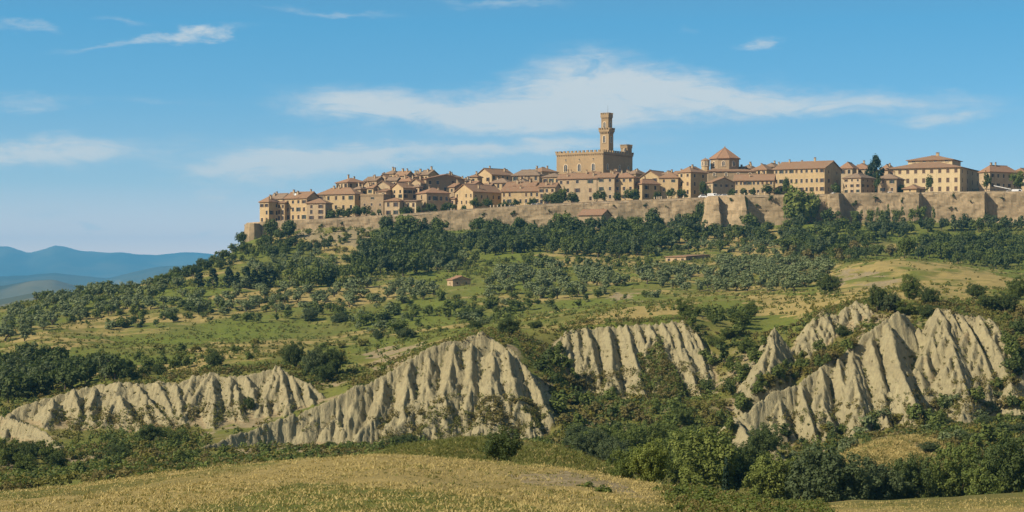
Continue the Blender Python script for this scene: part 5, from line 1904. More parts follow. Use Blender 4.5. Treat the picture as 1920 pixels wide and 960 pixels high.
def protos():
    rng = np.random.default_rng(3)
    # far broadleaf trees (unit: height 1, width about 1): trunk hidden in the crown
    for mat, key in (('leaf_dark', 'wood_dark'), ('leaf_mid', 'wood_mid'), ('leaf_blue', 'wood_blue'), ('leaf_fresh', 'wood_fresh')):
        PROTO[key] = []
        for i in range(4):
            c = ellipsoid_clumps(rng, 58, .62, .62, .56, .52, .6)
            v, q, t = leaves(c, np.full(len(c), .13) * (.7 + .6 * rng.random(len(c))), 24, .062, rng, up=.40, outward=.9)
            PROTO[key].append(combined('broadleaf_tree', v, q, t, [M[mat], M['bark']], trunk_mb(rng, .8, .03, .5, 4, .3)))
    PROTO['olive'] = []
    for i in range(5):
        c = ellipsoid_clumps(rng, 30, .62, .62, .46, .52, .55, lobes=5, link_d=.20)
        v, q, t = leaves(c, np.full(len(c), .16) * (.7 + .6 * rng.random(len(c))), 24, .075, rng, up=.40, outward=.92)
        PROTO['olive'].append(combined('olive_tree', v, q, t, [M['leaf_olive'], M['bark']], trunk_mb(rng, .6, .045, .5, 4, .28)))
    for mat, key in (('leaf_mid', 'shrub'), ('leaf_olive', 'shrub_grey'), ('leaf_yellow', 'shrub_yellow'), ('leaf_rust', 'shrub_rust'), ('leaf_dark', 'shrub_dark')):
        PROTO[key] = []
        for i in range(3):
            c = ellipsoid_clumps(rng, 30, .66, .66, .62, .42, .5, lobes=6, link_d=.21)
            v, q, t = leaves(c, np.full(len(c), .17) * (.6 + .7 * rng.random(len(c))), 22, .085, rng, up=.40, outward=.88)
            PROTO[key].append(combined('shrub', v, q, t, [M[mat], M['bark']], trunk_mb(rng, .5, .02, .5, 4, .15)))
    for key, w, mat in (('cypress', .16, 'leaf_cypress'), ('poplar', .24, 'leaf_mid'), ('conifer', .34, 'leaf_cypress')):
        PROTO[key] = []
        for i in range(3 if key != 'conifer' else 1):
            n = 70 if key != 'conifer' else 190
            z = rng.random(n) ** 1.1
            prof = np.where(z < .25, .55 + 1.8 * z, 1.0 - ((z - .25) / .75) ** (1.5 if key != 'conifer' else 2.6) * .92)
            a = rng.random(n) * 6.283
            rr = np.sqrt(.35 + .65 * rng.random(n)) * w * prof * (.8 + .4 * rng.random(n))
            c = np.stack([rr * np.cos(a), rr * np.sin(a), .06 + z * .92], 1)
            v, q, t = leaves(c, (.055 if key != 'conifer' else .06) * (.7 + .6 * rng.random(n)) * (1 if key == 'cypress' else 1.2), 20, .04, rng, up=.35)
            PROTO[key].append(combined(key + '_tree', v, q, t, [M[mat], M['bark']], trunk_mb(rng, .5, .02, .1, 2, .5)))
    # clipped town trees on a clear stem
    PROTO['clipped'] = []
    for i in range(3):
        c = ellipsoid_clumps(rng, 44, .58, .58, .44, .60, .6, lobes=6)
        v, q, t = leaves(c, np.full(len(c), .13) * (.7 + .5 * rng.random(len(c))), 22, .06, rng, up=.3)
        PROTO['clipped'].append(combined('terrace_tree', v, q, t, [M['leaf_dark'], M['bark']], trunk_mb(rng, .6, .035, .4, 3, .4)))
    # near trees: crown and trunk apart
    for key, mat, lobes in (('near_mid', 'leaf_mid', 12), ('near_fresh', 'leaf_fresh', 11), ('near_dark', 'leaf_dark', 12), ('near_grey', 'leaf_blue', 12)):
        PROTO[key] = []
        for i in range(2):
            c = ellipsoid_clumps(rng, 300, .60, .60, .54, .53, .72, lobes=lobes, bottom=-.9, link_d=.14)
            v, q, t = leaves(c, np.full(len(c), .068) * (.6 + .8 * rng.random(len(c))), 56, .023, rng, up=.35, outward=.82)
            cr = combined('crown', v, q, t, [M[mat]])
            tr = trunk_mb(rng, .85, .026, .45, 8, .25).mesh('trunk', [M['bark']])
            PROTO[key].append((cr, tr))


protos()
VR = np.random.default_rng(77)


def plant(key, x, y, h, w, label, cat, group=None, name='tree', z=None, i=None):
    ms = PROTO[key]
    me = ms[int(VR.integers(len(ms))) if i is None else i % len(ms)]
    z = ground(x, y) if z is None else z
    rz = float(VR.random() * 6.283)
    if isinstance(me, tuple):
        o = empty(name, (x, y, z - .1), rz)
        tag(o, label, cat, group)
        for nm, m_ in zip(('crown', 'trunk'), me):
            c = link(nm, m_, o)
            c.scale = (w, w * (.9 + .2 * float(VR.random())), h) if nm == 'crown' else (w, w, h)
        return o
    PENDING.append((h / y, me, name, (x, y, z - .06 * h), rz, (w, w * (.85 + .3 * float(VR.random())), h), label, cat, group))


PENDING = []
TAIL = [(370, 805), (500, 760), (640, 725), (720, 760), (700, 836), (540, 842), (380, 852)]
KEEP = [(TAIL, 225), ([(-10, 770), (60, 782), (140, 830), (120, 850), (-10, 850)], 240), ([(822, 512), (900, 512), (915, 562), (815, 562)], 450), ([(1238, 472), (1345, 472), (1345, 512), (1238, 512)], 450)]
EXCL = [(1575, 855), (1640, 824), (1700, 812), (1765, 826), (1800, 870), (1700, 905), (1600, 885)]


def flush_plants(limit=285):
    """the largest of each kind become objects of their own; the smallest of a kind past the limit one mass"""
    kinds = {}
    for p in sorted(PENDING, key=lambda p: -p[0]):
        kinds.setdefault(p[2], []).append(p)
    for kind, ps in kinds.items():
        ps.sort(key=lambda p: (p[8] is not None, -p[0]))
        n_near = sum(1 for o in C.objects if o.parent is None and o.name.split('.')[0] == kind)
        lim = limit - n_near
        for (s_, me, name, loc, rz, sc, label, cat, group) in ps[:lim]:
            o = link(name, me, None, loc, rz)
            o.scale = sc
            tag(o, label, cat, group)
        rest = ps[lim:]
        if not rest:
            continue
        vs, qs, ts, mi, mats, off = [], [], [], [], [], 0
        for (s_, me, name, loc, rz, sc, label, cat, group) in rest:
            n = len(me.vertices)
            co = np.empty(n * 3, np.float32); me.vertices.foreach_get('co', co)
            co = co.reshape(-1, 3) * np.array(sc)
            c_, s2 = math.cos(rz), math.sin(rz)
            co = np.stack([co[:, 0] * c_ - co[:, 1] * s2, co[:, 0] * s2 + co[:, 1] * c_, co[:, 2]], 1) + np.array(loc)
            li = np.empty(len(me.loops), np.int32); me.loops.foreach_get('vertex_index', li)
            tt = np.empty(len(me.polygons), np.float32); me.attributes['leaf_tint'].data.foreach_get('value', tt)
            m_ = np.empty(len(me.polygons), np.int32); me.polygons.foreach_get('material_index', m_)
            lut = []
            for mm in me.materials:
                if mm not in mats:
                    mats.append(mm)
                lut.append(mats.index(mm))
            vs.append(co); qs.append(li.reshape(-1, 4) + off); ts.append(tt); mi.append(np.array(lut)[m_]); off += n
        me = np_mesh('woodland' if 'tree' in kind else 'scrub', np.vstack(vs), np.vstack(qs), mats, False, np.concatenate(mi))
        t = np.concatenate(ts)
        set_tint(me, t, len(t))
        o = link('woodland' if 'tree' in kind else 'scrub', me)
        o['kind'] = 'stuff'


def plant_px(key, px, base, top, wpx, label, cat, group=None, name='tree', ymin=40, Y=None, i=None, sink=0.0):
    """plant at the ground seen at row base; its height and breadth follow from its distance"""
    if Y is None:
        p = hit(px, base, ymin)
        if p is None:
            return None
        x, y, z = p
    else:
        y = Y; x = (px - 960) / F * Y; z = ground(x, y)
        base = max(base, min(HZ - z * F / y, base + 40))   # the foot is where the ground is
    h = (base - top) * y / F + sink
    w = wpx * y / F * .86
    return plant(key, x, y, max(h, .4), w, label, cat, group, name, z - sink, i)


def scatter(keys, poly, n, h, wf, label, cat, group, name, ymin=40, gap=6.0, gap_y=None, vary=.3, ymax=1000, rows=None):
    """spread plants with their feet inside a picture-shaped patch of the real ground"""
    pts = []
    xs = [p[0] for p in poly]; ys = [p[1] for p in poly]
    gy = gap_y or gap * .45
    tries = 0
    while len(pts) < n and tries < n * 60:
        tries += 1
        px = xs_ = min(xs) + VR.random() * (max(xs) - min(xs))
        py = min(ys) + VR.random() * (max(ys) - min(ys))
        if rows:
            py = round(py / rows) * rows + (VR.random() - .5) * rows * .25
        if not inpoly(np.array(px), np.array(py), poly):
            continue
        if any(((px - a) / gap) ** 2 + ((py - b) / gy) ** 2 < 1 for a, b in pts):
            continue
        p = hit(px, py, ymin)
        if p is not None and 195 < p[1] < 245 and inpoly(np.array(px), np.array(py), EXCL):
            continue
        if p is not None and any(p[1] > k_[1] and inpoly(np.array(px), np.array(py), k_[0]) for k_ in KEEP):
            continue
        if p is None or p[1] > ymax:
            continue
        pts.append((px, py))
        hh = h * (1 - vary + 2 * vary * VR.random())
        key = keys[int(VR.integers(len(keys)))]
        plant(key, p[0], p[1], hh, hh * wf * (.85 + .3 * VR.random()), label, cat, group, name, p[2])
    return len(pts)


G = scatter
# ---- the near ground: single bushes and trees
plant_px('near_dark', 935, 872, 796, 100, 'lone dark green bush on the crest of the dry grass hill', 'bush', name='bush', Y=95.0, sink=.0, i=0)
plant_px('near_fresh', 1215, 918, 826, 118, 'round bright green tree at the right edge of the near grass hill', 'tree', name='broadleaf_tree', Y=91, sink=.25, i=1)
plant_px('near_mid', 1176, 905, 838, 84, 'smaller green tree leaning against the round tree by the grass hill', 'tree', name='broadleaf_tree', Y=95, sink=.3, i=0)
for (px, b, t, w, lab) in ((1095, 912, 893, 70, 'low dark bramble on the eroded patch of the near hill'),
                           (1130, 922, 904, 60, 'second low bramble right of the eroded patch'),
                           (1265, 935, 905, 70, 'low green thicket right of the round green tree'),
                           (1330, 945, 917, 80, 'dark thicket on the near slope below the valley trees'),
                           (1400, 958, 930, 85, 'thicket at the bottom edge left of the dry field'),
                           (1470, 968, 946, 70, 'thicket at the bottom edge touching the dry field')):
    plant_px('shrub', px, b, t, w, lab, 'thicket', name='thicket', ymin=45, sink=.2)

# ---- big valley trees on the right
VT = [('near_fresh', 1330, 925, 800, 150, 186, 'tall bright green valley tree left of the small dark cypress'),
      ('near_mid', 1275, 905, 815, 90, 192, 'green valley tree behind the round tree of the grass hill'),
      ('near_fresh', 1436, 938, 852, 112, 172, 'yellow green round valley tree right of the small dark cypress'),
      ('near_grey', 1560, 945, 838, 150, 168, 'broadest grey green tree in the middle of the valley row'),
      ('near_grey', 1640, 940, 848, 120, 172, 'grey green tree joined to the right side of the broadest valley tree'),
      ('near_dark', 1705, 932, 848, 90, 176, 'dark rounded tree at the right end of the grey green valley clump'),
      ('near_mid', 1795, 930, 846, 100, 176, 'loose green tree below the yellow broom on the right'),
      ('near_mid', 1850, 928, 850, 90, 172, 'green tree second from the right edge in the valley row'),
      ('near_dark', 1908, 932, 822, 110, 172, 'tall dark tree cut by the right edge of the valley row'),
      ('near_grey', 1500, 925, 862, 80, 182, 'small grey green tree in the gap behind the valley row'),
      ('near_dark', 1380, 915, 835, 80, 190, 'dark tree right behind the small dark cypress'),
      ('near_mid', 1760, 925, 868, 70, 182, 'low green tree left of the loose tree under the broom')]
for k, (key, px, b, t, w, Y, lab) in enumerate(VT):
    plant_px(key, px, b, t - (12 if w >= 100 else 4), w * 1.28, lab, 'tree', name='broadleaf_tree', Y=Y, sink=.3, i=k)
plant_px('cypress', 1361, 926, 852, 60, 'small dark cypress standing in front of the valley trees', 'cypress', name='cypress_tree', Y=170, i=0)

# the olive grey thicket behind the mound
G(['near_grey', 'near_mid'], [(1010, 862), (1060, 850), (1150, 852), (1190, 880), (1150, 882), (1060, 855)], 9, 4.2, 1.0, 'grey green thicket tree behind the right flank of the grassy mound', 'tree', 'thicket behind the grassy mound', 'thicket_tree', 176, 20, 6, .2, 260)
G(['near_mid', 'near_dark'], [(1180, 862), (1300, 850), (1420, 860), (1450, 890), (1300, 900)], 12, 4.6, 1.0, 'green tree in the ravine behind the tall valley trees', 'tree', 'ravine trees behind the valley row', 'ravine_tree', 196, 24, 8, .25, 300)
for (px, b, t, w, key, lab) in ((757, 842, 812, 75, 'near_dark', 'dark bush at the foot of the central clay ridge'),
                                (1282, 800, 752, 52, 'near_mid', 'green tree alone in the ravine right of the central ridge'),
                                (1255, 830, 795, 50, 'near_mid', 'green bush below the lone ravine tree'),
                                (620, 842, 826, 30, 'near_dark', 'small dark bush at the end of the left ravine'),
                                (295, 880, 866, 34, 'near_dark', 'little round bush above the near field on the left'),
                                (285, 832, 792, 62, 'near_dark', 'dark bushy tree below the left clay pyramids'),
                                (330, 835, 805, 56, 'near_mid', 'green bushy tree right of the dark one under the left pyramids'),
                                (215, 862, 832, 60, 'near_dark', 'dark bush in the hollow of the left ravine'),
                                (465, 770, 742, 30, 'near_dark', 'dark bush on the face of the left pyramids'),
                                (1810, 832, 804, 48, 'near_grey', 'round grey green bush on the slope above the yellow broom'),
                                (1745, 850, 826, 56, 'near_grey', 'grey bush beside the path of the tan field'),
                                (1905, 815, 790, 50, 'near_grey', 'grey round bush near the right edge under the great ridge'),
                                (1850, 800, 775, 44, 'near_grey', 'smaller grey bush up the slope from the round bushes'),
                                (1770, 800, 778, 46, 'near_grey', 'grey bush right below the second clay pyramid')):
    plant_px(key, px, b, t, w, lab, 'bush', name='bush', ymin=175)
# left ravine thickets
G(['near_dark', 'near_mid'], [(0, 872), (50, 856), (100, 872), (130, 890), (60, 905), (0, 915)], 6, 3.6, 1.0, 'dark tree in the hollow at the far left above the near field', 'tree', 'dark hollow trees at the far left', 'broadleaf_tree', 190, 26, 9, .25, 330)
G(['near_dark'], [(0, 770), (45, 790), (60, 830), (0, 845)], 3, 3.2, 1.0, 'dark tree beneath the left end of the broken clay row', 'tree', 'dark trees under the end of the clay row', 'broadleaf_tree', 250, 22, 8, .2, 330)
G(['shrub', 'shrub_dark', 'shrub'], [(130, 855), (300, 815), (500, 815), (600, 828), (560, 850), (300, 880), (140, 895)], 34, 1.5, 1.2, 'green shrub in the left ravine between the clay row and the near field', 'shrub', 'shrubs of the left ravine', 'shrub', 190, 15, 6, .4, 330)
G(['shrub_yellow', 'shrub_rust'], [(130, 845), (300, 815), (500, 815), (640, 828), (560, 850), (300, 875)], 26, 1.2, 1.2, 'yellowing shrub in the left ravine among the green ones', 'shrub', 'yellow shrubs of the left ravine', 'shrub', 190, 15, 6, .4, 330)
G(['shrub', 'shrub_dark'], [(600, 830), (760, 835), (1000, 835), (1010, 815), (1100, 790), (1180, 830), (1100, 850), (900, 845), (640, 852)], 22, 1.4, 1.2, 'green shrub at the foot of the central clay ridge', 'shrub', 'shrubs at the foot of the central ridge', 'shrub', 178, 15, 6, .4, 330)
# central ravine
RAV = [(1010, 690), (1060, 640), (1075, 700), (1140, 752), (1220, 755), (1310, 750), (1330, 690), (1390, 720), (1400, 770), (1370, 850), (1230, 850), (1060, 830), (1040, 760)]
G(['shrub', 'shrub_dark', 'shrub'], RAV, 50, 2.6, 1.15, 'green shrub on the scrubby ravine slope right of the central ridge', 'shrub', 'green shrubs of the central ravine', 'shrub', 200, 17, 8, .4, 352)
G(['shrub_rust', 'shrub_yellow'], RAV, 40, 2.0, 1.25, 'rust or yellow shrub on the scrubby ravine slope right of the central ridge', 'shrub', 'rusty shrubs of the central ravine', 'shrub', 200, 15, 7, .4, 352)
UP = [(1270, 580), (1370, 570), (1430, 610), (1440, 640), (1400, 720), (1330, 690), (1310, 640)]
G(['near_mid', 'shrub_dark', 'shrub'], UP, 34, 2.8, 1.15, 'dark green shrub of the gully head between the two clay faces', 'shrub', 'shrubs at the head of the gully', 'shrub', 300, 16, 7, .35, 400)
RS = [(1470, 690), (1510, 665), (1580, 650), (1620, 640), (1560, 675), (1500, 712), (1440, 735), (1400, 755), (1420, 720)]
G(['shrub_yellow', 'shrub', 'shrub_rust', 'shrub'], RS, 45, 1.7, 1.2, 'yellowish shrub on the slope behind the great right spine', 'shrub', 'shrubs behind the great spine', 'shrub', 280, 13, 6, .4, 400)
RB = [(1380, 860), (1460, 800), (1560, 805), (1700, 770), (1820, 750), (1900, 700), (1920, 720), (1920, 870), (1800, 860), (1760, 820), (1660, 815), (1580, 850), (1480, 890)]
G(['shrub', 'shrub_grey', 'shrub_dark', 'shrub'], RB, 55, 2.2, 1.15, 'green shrub on the slope under the great right clay ridge', 'shrub', 'green shrubs under the great right ridge', 'shrub', 190, 17, 8, .4, 340)
G(['shrub_rust', 'shrub_yellow'], RB, 30, 1.6, 1.3, 'rust coloured shrub on the slope under the great right clay ridge', 'shrub', 'rusty shrubs under the great right ridge', 'shrub', 190, 16, 7, .4, 340)
for k in range(9):
    px = 1790 + k * 8 + VR.random() * 6
    plant_px('shrub_yellow', px, 836 + VR.random() * 5, 823, 28, 'bright yellow broom bush in the patch below the right clay ridge', 'broom bush', 'yellow broom patch', 'broom_bush', 190)
G(['shrub_rust', 'shrub_dark', 'shrub'], [(1880, 600), (1920, 590), (1920, 740), (1895, 720), (1890, 660)], 22, 2.4, 1.2, 'brown green shrub right of the slanting clay flutes at the right edge', 'shrub', 'shrubs at the right edge', 'shrub', 285, 14, 7, .35, 420)

# ---- trees along the lip of the clay faces
for (px, b, t, w, key, lab) in ((400, 692, 655, 44, 'near_dark', 'dark tree standing alone on the lip of the left clay row'),
                                (555, 690, 640, 50, 'near_dark', 'left tree of the dark clump right of the clay pyramids'),
                                (590, 702, 640, 62, 'near_grey', 'tallest tree of the dark clump right of the clay pyramids'),
                                (628, 705, 648, 56, 'near_dark', 'right tree of the dark clump right of the clay pyramids'),
                                (610, 715, 680, 50, 'near_dark', 'low front tree of the dark clump right of the clay pyramids'),
                                (958, 632, 592, 48, 'near_dark', 'dark tree on the top of the central clay ridge'),
                                (890, 620, 598, 34, 'near_dark', 'round bush on the grass behind the central ridge top'),
                                (1005, 615, 600, 30, 'near_dark', 'small bush right of the tree on the central ridge'),
                                (238, 712, 683, 40, 'near_dark', 'small dark tree on the lip above the left clay peak'),
                                (295, 702, 682, 34, 'near_dark', 'small green tree right of the left clay peak'),
                                (1645, 585, 532, 40, 'near_dark', 'narrow dark tree left of the gap above the great ridge'),
                                (1670, 588, 545, 44, 'near_grey', 'grey green tree in the gap above the great ridge'),
                                (1705, 562, 515, 50, 'near_mid', 'sunlit green tree on the edge of the right meadow'),
                                (1738, 572, 536, 44, 'near_dark', 'dark tree right of the sunlit tree on the meadow edge'),
                                (1700, 590, 565, 60, 'near_mid', 'low thicket under the sunlit meadow tree'),
                                (1740, 595, 570, 56, 'near_dark', 'low dark thicket under the dark meadow tree'),
                                (1825, 560, 530, 42, 'near_dark', 'grey dark tree on the meadow lip left of the right edge'),
                                (1850, 580, 550, 50, 'near_dark', 'low tree on the lip above the slanting flutes'),
                                (1905, 560, 512, 56, 'near_mid', 'green tree at the right edge of the meadow'),
                                (1885, 585, 545, 50, 'near_dark', 'dark tree below the green tree at the right edge'),
                                (1548, 553, 511, 52, 'near_dark', 'round dark tree left of the rocky scree on the meadow'),
                                (1575, 632, 605, 26, 'near_dark', 'dark bush on the small bare gullies of the upper right'),
                                (583, 602, 570, 32, 'near_grey', 'round dark olive standing apart in the green middle slope'),
                                (638, 604, 582, 44, 'near_grey', 'wide bush right of the lone dark olive'),
                                (707, 640, 616, 28, 'near_grey', 'round olive on the grass left of the central ridge'),
                                (765, 636, 608, 40, 'near_grey', 'grey bush pair left of the central ridge top')):
    plant_px(key, px, b, t, w * 1.1, lab, 'tree', name='broadleaf_tree', ymin=310, sink=.3)

# ---- left: dark wood in the hollow
WL = [(0, 700), (40, 680), (100, 685), (170, 690), (240, 700), (230, 712), (170, 720), (120, 740), (60, 752), (0, 765)]
G(['wood_dark', 'wood_blue', 'wood_dark'], WL, 46, 5.2, .95, 'dark tree of the wood on the slope behind the left clay row', 'tree', 'dark wood behind the left clay row', 'broadleaf_tree', 322, 17, 8, .25, 460)
G(['shrub', 'shrub_dark', 'wood_mid'], [(190, 690), (330, 680), (360, 690), (280, 704), (220, 712)], 14, 2.6, 1.1, 'green bush along the lip of the left clay row', 'bush', 'bushes on the lip of the left clay row', 'bush', 322, 16, 6, .3, 460)

# ---- middle slope: hedges and bushes
G(['shrub', 'shrub_dark', 'wood_mid', 'shrub_grey'], [(0, 590), (200, 570), (500, 560), (820, 560), (1150, 545), (1250, 560), (1000, 590), (850, 625), (700, 640), (620, 600), (300, 615), (0, 625)], 130, 3.0, 1.25,
  'green bush scattered over the grassy middle slope', 'bush', 'bushes scattered over the middle slope', 'bush', 380, 16, 7, .4, 640)
G(['shrub', 'shrub_yellow', 'shrub'], [(150, 660), (420, 645), (700, 640), (720, 660), (640, 690), (500, 675), (300, 690)], 34, 1.8, 1.3, 'low bush on the grass shelf above the left clay row', 'bush', 'low bushes on the left grass shelf', 'bush', 325, 18, 7, .4, 500)

G(['shrub_dark', 'shrub', 'wood_dark'], [(270, 596), (340, 578), (430, 574), (440, 588), (330, 606), (200, 618)], 24, 2.8, 1.5, 'dark hedge bush in the band across the left middle slope', 'bush', 'dark hedge across the left slope', 'bush', 400, 11, 5, .3, 700)
G(['wood_mid', 'shrub', 'wood_fresh'], [(700, 580), (860, 560), (1000, 575), (960, 600), (800, 600)], 16, 3.0, 1.5, 'rounded green bush in the lush strip under the farmhouse', 'bush', 'bushes in the lush strip under the farmhouse', 'bush', 400, 16, 7, .3, 640)

# ---- olive groves
G(['olive'], [(0, 600), (60, 572), (220, 552), (330, 545), (330, 575), (160, 600), (60, 640), (0, 640)], 50, 4.3, 1.2, 'olive tree of the sparse grove at the far left of the hill', 'olive tree', 'olives at the far left', 'olive_tree', 400, 15, 7, .2, 760, rows=10)
G(['olive', 'olive', 'wood_mid'], [(60, 562), (160, 545), (300, 527), (330, 520), (340, 540), (200, 556), (80, 575)], 36, 4.2, 1.1, 'olive along the left skyline of the hill', 'olive tree', 'olives on the left skyline', 'olive_tree', 600, 11, 4, .25, 820)
G(['olive'], [(330, 545), (470, 540), (640, 540), (770, 535), (760, 560), (600, 585), (430, 592), (340, 580)], 48, 4.0, 1.25, 'olive tree below the dark cypress row on the left slope', 'olive tree', 'olives below the cypress row', 'olive_tree', 480, 15, 4, .2, 720, rows=9)
G(['olive'], [(720, 535), (830, 545), (900, 520), (1010, 500), (1130, 500), (1210, 545), (1060, 560), (900, 560), (740, 570)], 62, 4.3, 1.25, 'olive tree in the grove around the small farmhouse', 'olive tree', 'olives around the farmhouse', 'olive_tree', 480, 15, 4, .25, 740, rows=8)
G(['olive'], [(1190, 510), (1300, 496), (1500, 490), (1560, 505), (1530, 545), (1370, 552), (1260, 545), (1200, 530)], 100, 4.2, 1.15, 'olive tree of the dense grove in the centre right', 'olive tree', 'dense grove centre right', 'olive_tree', 500, 13, 3.5, .18, 760, rows=6.5)

# ---- cypresses and poplars on the left slope
G(['olive', 'shrub_grey'], [(440, 505), (490, 485), (600, 478), (640, 490), (640, 505), (560, 512), (450, 515)], 34, 4.0, .95, 'silvery tree of the reed-like grove above the cypress row', 'tree', 'silvery grove above the cypress row', 'silvery_tree', 600, 10, 5, .25, 830)
for k, (px, b, t) in enumerate(((373, 538, 503), (399, 540, 500), (429, 540, 496), (445, 539, 508), (462, 540, 496), (478, 540, 502), (494, 540, 497), (508, 539, 501))):
    plant_px('cypress', px, b, t, 72 if k != 1 else 84, 'dark cypress in the row at the foot of the left slope', 'cypress', 'cypress row on the left slope', 'cypress_tree', 560, i=k)
G(['poplar', 'poplar', 'wood_mid'], [(515, 532), (620, 528), (690, 520), (690, 534), (560, 541), (515, 541)], 22, 7.5, .9, 'leafy upright tree continuing the cypress row to the right', 'tree', 'upright trees right of the cypress row', 'poplar_tree', 560, 12, 5, .2, 800)
plant_px('wood_dark', 620, 536, 490, 50, 'large round tree at the right end of the cypress row', 'tree', name='broadleaf_tree', ymin=560)

# ---- left shoulder under the town tip
G(['wood_dark', 'wood_mid', 'wood_blue', 'shrub'], [(300, 533), (340, 515), (390, 494), (440, 470), (480, 462), (560, 460), (620, 470), (560, 480), (460, 490), (400, 510)], 44, 4.5, 1.05,
  'dark green bushy tree on the left shoulder below the town tip', 'tree', 'bushy trees on the left shoulder', 'broadleaf_tree', 640, 14, 6, .3, 832)
for (px, b, t, w, lab) in ((455, 458, 420, 34, 'dark tree left of the rounded corner tower'), (330, 524, 497, 34, 'single round tree on the left skyline'), (355, 512, 488, 34, 'single skyline tree nearer the town tip'),
                           (510, 446, 405, 40, 'dark tree covering the base of the leftmost town houses'), (540, 446, 408, 44, 'dark tree in front of the four storey house at the town tip'), (525, 452, 420, 40, 'lower dark tree in front of the town tip wall'),
                           (495, 460, 430, 36, 'dark tree at the foot of the town tip wall')):
    plant_px('wood_dark', px, b, t, w, lab, 'tree', name='broadleaf_tree', ymin=640)
G(['shrub', 'shrub_yellow', 'shrub_dark', 'shrub_rust'], [(560, 440), (640, 432), (700, 440), (690, 475), (600, 478), (560, 462)], 30, 2.4, 1.2, 'shrub on the tan rocks under the left part of the rampart', 'shrub', 'shrubs on the tan rocks', 'shrub', 660, 12, 6, .4, 838)

# ---- the wood under the rampart
G(['wood_dark', 'wood_blue', 'wood_dark', 'wood_mid'], [(680, 480), (700, 450), (740, 436), (830, 440), (860, 470), (855, 505), (760, 520), (660, 520)], 58, 8.2, .95, 'dark tree of the big wood under the left half of the rampart', 'tree', 'big wood under the left half of the rampart', 'broadleaf_tree', 620, 17, 9, .25, 834)
plant_px('wood_mid', 765, 446, 396, 62, 'tallest rounded tree of the left wood rising against the rampart', 'tree', name='broadleaf_tree', ymin=640)
plant_px('wood_dark', 735, 462, 418, 60, 'dark tree left of the tallest one against the rampart', 'tree', name='broadleaf_tree', ymin=640)
plant_px('wood_dark', 808, 462, 412, 64, 'dark tree right of the tallest one against the rampart', 'tree', name='broadleaf_tree', ymin=640)
G(['wood_dark', 'wood_blue', 'wood_dark'], [(868, 462), (900, 440), (960, 436), (1005, 450), (1005, 470), (930, 480), (870, 478)], 32, 9.0, .95, 'dark tree of the second wood under the middle of the rampart', 'tree', 'second wood under the middle of the rampart', 'broadleaf_tree', 640, 16, 8, .22, 834)
G(['wood_fresh', 'olive'], [(815, 500), (850, 490), (890, 492), (890, 515), (820, 520)], 10, 5.2, 1.0, 'yellow green tree in the gap above the small farmhouse', 'tree', 'yellow green trees above the farmhouse', 'broadleaf_tree', 600, 14, 7, .25, 800)
G(['wood_dark', 'wood_blue', 'wood_mid', 'wood_dark'], [(1010, 450), (1060, 432), (1180, 432), (1310, 432), (1330, 455), (1240, 470), (1160, 486), (1060, 482), (1015, 470)], 72, 7.6, .95, 'dark tree of the long wood below the centre right of the rampart', 'tree', 'long wood below the centre right of the rampart', 'broadleaf_tree', 640, 16, 8, .28, 832)
for (px, b, t, w, key, lab) in ((1050, 438, 392, 54, 'wood_mid', 'pale loose tree left of the roofed house under the rampart'), (1222, 436, 384, 44, 'wood_dark', 'tall dark tree against the rampart in the centre right wood'),
                                (1163, 432, 388, 26, 'wood_dark', 'thin tree right of the roofed house under the rampart'), (1190, 436, 398, 40, 'wood_mid', 'rounded tree beside the thin tree under the rampart'),
                                (1314, 425, 372, 36, 'wood_dark', 'ivy dark tree in the corner left of the bastion'), (1290, 432, 394, 50, 'wood_mid', 'green tree left of the ivy dark corner tree'),
                                (1405, 428, 388, 50, 'wood_mid', 'green tree in front of the right edge of the bastion'), (1492, 405, 333, 78, 'wood_fresh', 'big bright tree in front of the rampart and the long palazzo'),
                                (1490, 420, 360, 64, 'wood_mid', 'green lower half-tree under the big bright tree at the rampart'), (1527, 396, 345, 48, 'wood_fresh', 'smaller bright tree right of the big bright tree at the rampart'),
                                (1552, 422, 384, 44, 'wood_dark', 'dark tree left of the slim buttress'), (1547, 465, 415, 80, 'wood_mid', 'broad green tree below the slim buttress'),
                                (1480, 475, 442, 70, 'wood_mid', 'broad bush tree left of the broad green tree under the rampart')):
    Yt = {1492: 834, 1490: 832, 1527: 834, 1552: 828}.get(px)
    plant_px(key, px, b, t, w, lab, 'tree', name='broadleaf_tree', ymin=640, Y=Yt)
G(['wood_dark', 'wood_blue', 'wood_mid', 'wood_blue'], [(1330, 440), (1480, 432), (1600, 428), (1920, 426), (1920, 436), (1700, 442), (1600, 470), (1520, 490), (1450, 460), (1340, 455)], 80, 6.2, 1.0, 'dark tree of the belt below the right part of the rampart', 'tree', 'tree belt below the right rampart', 'broadleaf_tree', 600, 16, 7, .28, 834)
G(['wood_dark', 'wood_blue', 'wood_dark', 'wood_mid'], [(1690, 470), (1760, 455), (1920, 458), (1920, 505), (1860, 505), (1780, 494), (1690, 486)], 60, 6.4, 1.0, 'dark tree of the thick wood at the right above the meadow', 'tree', 'thick wood above the right meadow', 'broadleaf_tree', 570, 16, 7, .25, 800)
G(['wood_dark', 'wood_mid', 'shrub_rust'], [(1480, 480), (1600, 465), (1680, 480), (1600, 494), (1500, 500)], 26, 5.4, 1.0, 'tree in the belt between the dense grove and the right meadow', 'tree', 'belt between the grove and the meadow', 'broadleaf_tree', 560, 16, 6, .25, 800)
G(['shrub_dark', 'wood_mid', 'shrub'], [(900, 500), (1000, 480), (1040, 490), (1250, 490), (1230, 505), (1100, 500), (960, 508)], 30, 3.2, 1.2, 'bush on the green terrace under the second wood', 'bush', 'bushes under the second wood', 'bush', 580, 14, 6, .3, 800)
